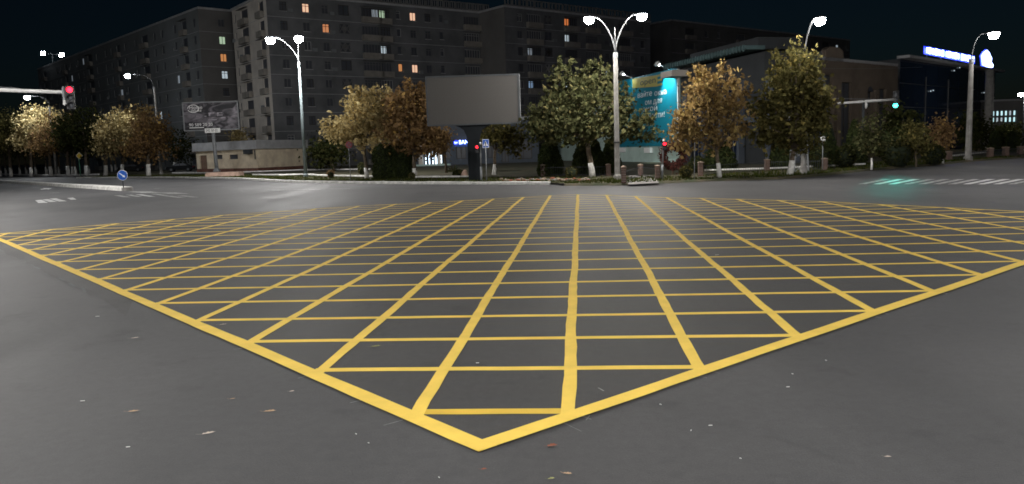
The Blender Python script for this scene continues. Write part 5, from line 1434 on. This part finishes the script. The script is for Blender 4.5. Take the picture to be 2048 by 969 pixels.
PILL = [(1086, 353, 24, 'brick fence pillar in front of the wide dark evergreen'), (1217, 352, 24, 'brick fence pillar just left of concrete lamp post'), (1247.5, 366.5, 34, 'tall brick gate pillar just right of concrete lamp post'), (1281, 352.5, 24, 'brick pillar in the middle of the iron gate'), (1315, 359, 29, 'brick gate pillar left of the right pedestrian signal'), (1401, 352.5, 29, 'brick fence pillar left of the golden tree trunk'), (1534, 342.5, 24, 'brick fence pillar between golden and olive trees'), (1649, 340.5, 24, 'brick fence pillar right of lattice mast'), (1898, 321, 18, 'pale fence pillar left of the curved lamp post'), (1980, 316, 20, 'fence pillar first to the right of curved lamp post'), (2011, 312, 18, 'fence pillar second to the right of curved lamp post'), (2040, 309, 16, 'fence pillar at the right image edge')]
PB = []
for q in PILL: PB.append(brick_pillar(*q))
def iron_fence(i, j, label, n):
    (a, Ha), (b_, Hb) = PB[i], PB[j]; H = min(Ha, Hb) * .82
    o = empty('iron_fence', a.lerp(b_, .5), label, 'fence', 'iron fence bays')
    d = (b_ - a).normalized(); L = (b_ - a).length; a2, b2_ = a + d * .22, b_ - d * .22
    for z in (H * .15, H * .92): MB().tube([a2 + Vector((0, 0, z)), b2_ + Vector((0, 0, z))], .02, 4).build('rail', 'dark', o)
    for q in range(n):
        p = a2.lerp(b2_, (q + .5) / n); MB().tube([p + Vector((0, 0, .03)), p + Vector((0, 0, H))], .011, 4).build('bar', 'dark', o)
iron_fence(0, 1, 'black iron fence bay in front of the three dark evergreens', 26)
iron_fence(2, 3, 'left leaf of the black iron gate by the lamp post', 14)
iron_fence(3, 4, 'right leaf of the black iron gate by the lamp post', 14)
iron_fence(5, 6, 'black iron fence bay behind the golden tree trunk', 26)
iron_fence(6, 7, 'black iron fence bay behind the lattice mast', 24)
iron_fence(8, 9, 'black iron fence bay behind the curved lamp post', 22)
iron_fence(9, 10, 'black iron fence bay first right of curved lamp post', 16)
iron_fence(10, 11, 'black iron fence bay at the right image edge', 16)

o = empty('stone_border', gp(1060, 362, VZ), 'rough line of rubble stones and dry leaves behind kerb end', 'stones')
for i in range(52):
    x = 1000 + i * 3.5 + random.uniform(-2, 2); yb_ = 363.2 - (i * .02) + random.uniform(-3.4, .5)
    if x > 1182: break
    c = gp(x, yb_, VZ); s = random.uniform(.05, .14); k = MB()
    prof = [(.7, 0), (1.0, .35), (.75, .8), (.2, 1.0)]; n = 6; vs_ = []
    for r2, h2 in prof:
        for q in range(n):
            t = 2 * math.pi * q / n; j = random.uniform(.75, 1.2); vs_.append(c + Vector((math.cos(t) * r2 * s * j * 1.4, math.sin(t) * r2 * s * j, h2 * s * 1.1)))
    fs = [(i2 * n + q, i2 * n + (q + 1) % n, (i2 + 1) * n + (q + 1) % n, (i2 + 1) * n + q) for i2 in range(3) for q in range(n)] + [tuple(3 * n + q for q in range(n))]
    k.add(vs_, fs).build('stone', ('stone', 'stone', 'leaf_brown', 'pave')[i % 4], o)
c = gp(930, 354, VZ); k = MB(); vs_ = []
for r2, h2 in ((.26, 0), (.28, .15), (.2, .38), (.1, .52)):
    for q in range(8):
        t = 2 * math.pi * q / 8; j = random.uniform(.8, 1.15); vs_.append(c + Vector((math.cos(t) * r2 * j, math.sin(t) * r2 * j, h2)))
k.add(vs_, [(i2 * 8 + q, i2 * 8 + (q + 1) % 8, (i2 + 1) * 8 + (q + 1) % 8, (i2 + 1) * 8 + q) for i2 in range(3) for q in range(8)] + [tuple(24 + q for q in range(8))])
tag(k.build('boulder', 'pinkcon', None, origin=c), 'small pinkish boulder left of the dark screen pillar', 'boulder')
# garden lamp
b = gp(1645, 341.5, VZ); y = b.y; t = at(1645.5, 284, y); o = empty('garden_lamp', b, 'slim garden lamp post with round globe right of lattice mast', 'garden lamp')
MB().tube([b, t], [.035, .025], 8).build('post', 'galv', o, True)
MB().lathe(t, [(.05, -.05), (.15, .03), (.19, .16), (.12, .3), (.03, .34)], 12).build('globe', 'white', o, True)
# overhead cable
pts_ = [at(1640 + 205 * i / 12, 137 - 2.5 * i / 12 + 2.0 * math.sin(math.pi * i / 12), 68 + i) for i in range(13)]
k = MB().tube(pts_, .012, 5).build('overhead_cable', 'galv', None, origin=pts_[0]); tag(k, 'thin overhead cable stretched above the arched building', 'cable')

# parked dark car under the trees on the left
def parked_car(loc, rz, label):
    o = empty('parked_car', loc, label, 'car', 'dark cars parked under the trees'); o.rotation_euler = (0, 0, rz)
    L0 = Vector(loc)
    W0 = .86
    side = [(-2.1, .35), (-2.15, .62), (-2.05, .82), (-1.15, .9), (-.55, 1.36), (.75, 1.4), (1.35, .98), (2.0, .9), (2.12, .6), (2.08, .32)]
    vs_, fs = [], []; n = len(side)
    for yy_, sc in ((-W0, .96), (-W0 * .8, 1.0), (W0 * .8, 1.0), (W0, .96)):
        for x, z in side: vs_.append((x * (1 if abs(yy_) < W0 else .985), yy_ * (.84 if z > 1.1 else 1), .3 + (z - .3) * (1 if abs(yy_) < W0 else .975)))
    for i in range(3):
        for q in range(n): fs.append((i * n + q, i * n + (q + 1) % n, (i + 1) * n + (q + 1) % n, (i + 1) * n + q))
    fs += [tuple(range(n))[::-1], tuple(3 * n + q for q in range(n))]
    def part(mb, nm, mat, sm=False):
        me = mb.mesh(nm, mat, sm); ob = bpy.data.objects.new(nm, me); col.objects.link(ob); ob.parent = o; return ob
    part(MB().add(vs_, fs), 'body', 'car')
    for s_ in (-1, 1):
        yb_ = s_ * (W0 + .012)
        for pl in ([(-1.05, .93), (-.55, 1.3), (.02, 1.33), (.02, .95)], [(.1, .95), (.1, 1.33), (.7, 1.33), (1.22, .98)]):
            part(MB().prism([(x, yb_ * (.86 if z > 1.1 else 1.0), z) for x, z in pl], (0, .008 * s_, 0)), 'side_window', 'glass')
        for xw in (-1.3, 1.3):
            w = part(MB().lathe((xw, s_ * (W0 - .1), .32), [(.32, -.11), (.32, .11)], 18, (1, 0, 0), (0, 0, 1), (0, 1, 0)), 'wheel', 'rubber')
            part(MB().lathe((xw, s_ * (W0 + .014), .32), [(.2, -.005), (.2, .005)], 12, (1, 0, 0), (0, 0, 1), (0, 1, 0)), 'rim', 'galv')
        part(MB().box(-2.16, -2.08, s_ * .6 - .16, s_ * .6 + .16, .62, .74), 'headlight', 'white')
        part(MB().box(2.05, 2.13, s_ * .6 - .16, s_ * .6 + .16, .66, .78), 'tail_light', 'sign_red')
p = gp(362, 343.5, VZ + .005); parked_car((p.x, p.y, VZ + .005), .15, 'dark parked car just left of the cream building')
p = gp(262, 343.5, VZ + .005); parked_car((p.x, p.y, VZ + .005), .3, 'dark parked car behind the blue arrow sign')

# ------------------------------------------------------------------ litter on the asphalt
def dry_leaf(px, py, size, mat, label, rot, elong=1.6):
    c = gp(px, py, .012); k = MB(); n = 9; pts_ = []
    prof = [(-1, 0), (-.7, .3), (-.45, .22), (-.1, .5), (.1, .33), (.45, .42), (.6, .2), (1, .02), (.55, -.22), (.35, -.42), (.05, -.3), (-.2, -.46), (-.5, -.24), (-.75, -.28)]
    ca, sa = math.cos(rot), math.sin(rot)
    for u_, v_ in prof:
        u2, v2 = u_ * size / 2 * random.uniform(.9, 1.1), v_ * size / elong * random.uniform(.85, 1.15)
        z = .004 + abs(v2) * .35 + .25 * max(0, u_) ** 2 * size * .3
        pts_.append(c + Vector((u2 * ca - v2 * sa, u2 * sa + v2 * ca, z)))
    mid = c + Vector((0, 0, .004))
    k.add([mid] + pts_, [(0, i + 1, (i + 1) % len(pts_) + 1) for i in range(len(pts_))])
    a = pts_[0]; e = c + Vector((-ca * size * .85, -sa * size * .85, .012))
    sd = Vector((-sa, ca, 0)) * .0015
    k.quad(a - sd, e - sd, e + sd, a + sd)
    return tag(k.build('fallen_leaf', mat, None, origin=c), label, 'leaf', 'fallen leaves on the asphalt')
for q in ((1105, 893, .075, 'leaf_brown', 'curled red-brown leaf just right of the near yellow corner', .2, 1.3),
          (1136, 949, .06, 'leaf_tan', 'tan dry leaf at the bottom edge below the red-brown leaf', -.4, 1.8),
          (1103, 959, .05, 'leaf_olive', 'small olive leaf with long stalk at bottom edge', .1, 1.6),
          (418, 868, .11, 'leaf_pale', 'pale pinkish dry leaf, largest on the left asphalt', .35, 2.4),
          (268, 824, .1, 'leaf_tan', 'crumpled tan leaf on the left asphalt', .1, 2.6),
          (540, 824, .1, 'leaf_tan', 'flat dusty tan leaf left of yellow border', 0, 2.2),
          (752, 694, .12, 'leaf_olive', 'greenish leaf inside the second row of yellow cells', .1, 2.2),
          (447, 650, .1, 'leaf_pale', 'pale thin leaf inside a left triangle of the box', .2, 2.6),
          (584, 784, .05, 'leaf_pale', 'tiny pale leaf scrap just below left border', .2, 1.6),
          (465, 799, .055, 'leaf_tan', 'tiny tan leaf scrap on asphalt left of dusty leaf', 0, 2.0),
          (271, 677, .1, 'leaf_pale', 'thin pale leaf on the far left asphalt', .25, 2.6),
          (968, 940, .045, 'leaf_brown', 'faint small brown leaf below the near yellow corner', .1, 1.6),
          (1776, 915, .045, 'leaf_pale', 'pale leaf scrap at the lower right asphalt', -.2, 2.0)):
    dry_leaf(*q)
def butt(px, py, ln, rot, label):
    c = gp(px, py, .005 + .004); d = Vector((math.cos(rot), math.sin(rot), 0)) * ln * .62 / 2
    k = MB().tube([c - d, c + d * .35, c + d], [.0036, .0036, .003], 7)
    tag(k.build('cigarette_butt', 'paper', None, origin=c), label, 'cigarette butt', 'white butts and scraps on the asphalt')
for q in ((1421, 851, .045, .05, 'white cigarette butt at lower right, the longest one'), (1576, 774, .045, .05, 'white cigarette butt midway down the right asphalt'), (1382, 861, .03, 1.1, 'stubby white butt left of the longest butt'), (1321, 809, .03, 2.2, 'white butt below the right border near its middle crossing'), (1652, 721, .03, 2.0, 'white butt close below the right border'), (1585, 748, .025, 2.2, 'small pale butt above the midway butt'), (1481, 917, .02, 2.4, 'tiny white scrap near the long crack'), (712, 868, .025, 2.3, 'white butt left of the near yellow corner'), (737, 886, .02, 2.3, 'tiny white scrap below the butt left of near corner'), (878, 955, .02, 2.2, 'tiny white scrap at the bottom left of the corner'), (165, 802, .06, .1, 'white paper scrap on the left asphalt'), (195, 633, .08, .25, 'white paper strip at the far left asphalt'), (256, 894, .045, .2, 'white butt on the lower left asphalt'), (955, 726, .05, 0, 'small white scrap inside the second row of cells'), (1434, 510, .12, .2, 'white scrap inside the middle right cells of the box')):
    butt(*q)

# ------------------------------------------------------------------ grass on the verge
pts_ = []
for a, b_ in zip(edge[4:-1], edge[5:]):
    L = (b_ - a).length
    if L > 60: continue
    d = (b_ - a) / L; nn = Vector((-d.y, d.x, 0)); nn = nn if nn.y > 0 else -nn
    for _ in range(int(L * 130)):
        t = random.random() * L; w = .16 + random.random() ** 1.6 * 6.0
        p = a + d * t + nn * w; pts_.append((p.x, p.y, VZ))
pts_ = np.array(pts_); n = len(pts_)
h = rng.uniform(.05, .17, (n, 1)); ang = rng.random((n, 1)) * np.pi * 2
sd = np.concatenate([np.cos(ang), np.sin(ang), np.zeros((n, 1))], 1) * .035
tip = np.concatenate([rng.normal(size=(n, 2)) * .04, h], 1)
gv = np.empty((n * 3, 3)); gv[0::3] = pts_ - sd; gv[1::3] = pts_ + sd; gv[2::3] = pts_ + tip
o = link_mesh('grass', np_mesh('grass', gv, 3, 'grass'), None, (0, 0, 0))
o['kind'] = 'stuff'; o['label'] = 'short dull grass on the verge behind the kerb'; o['category'] = 'grass'
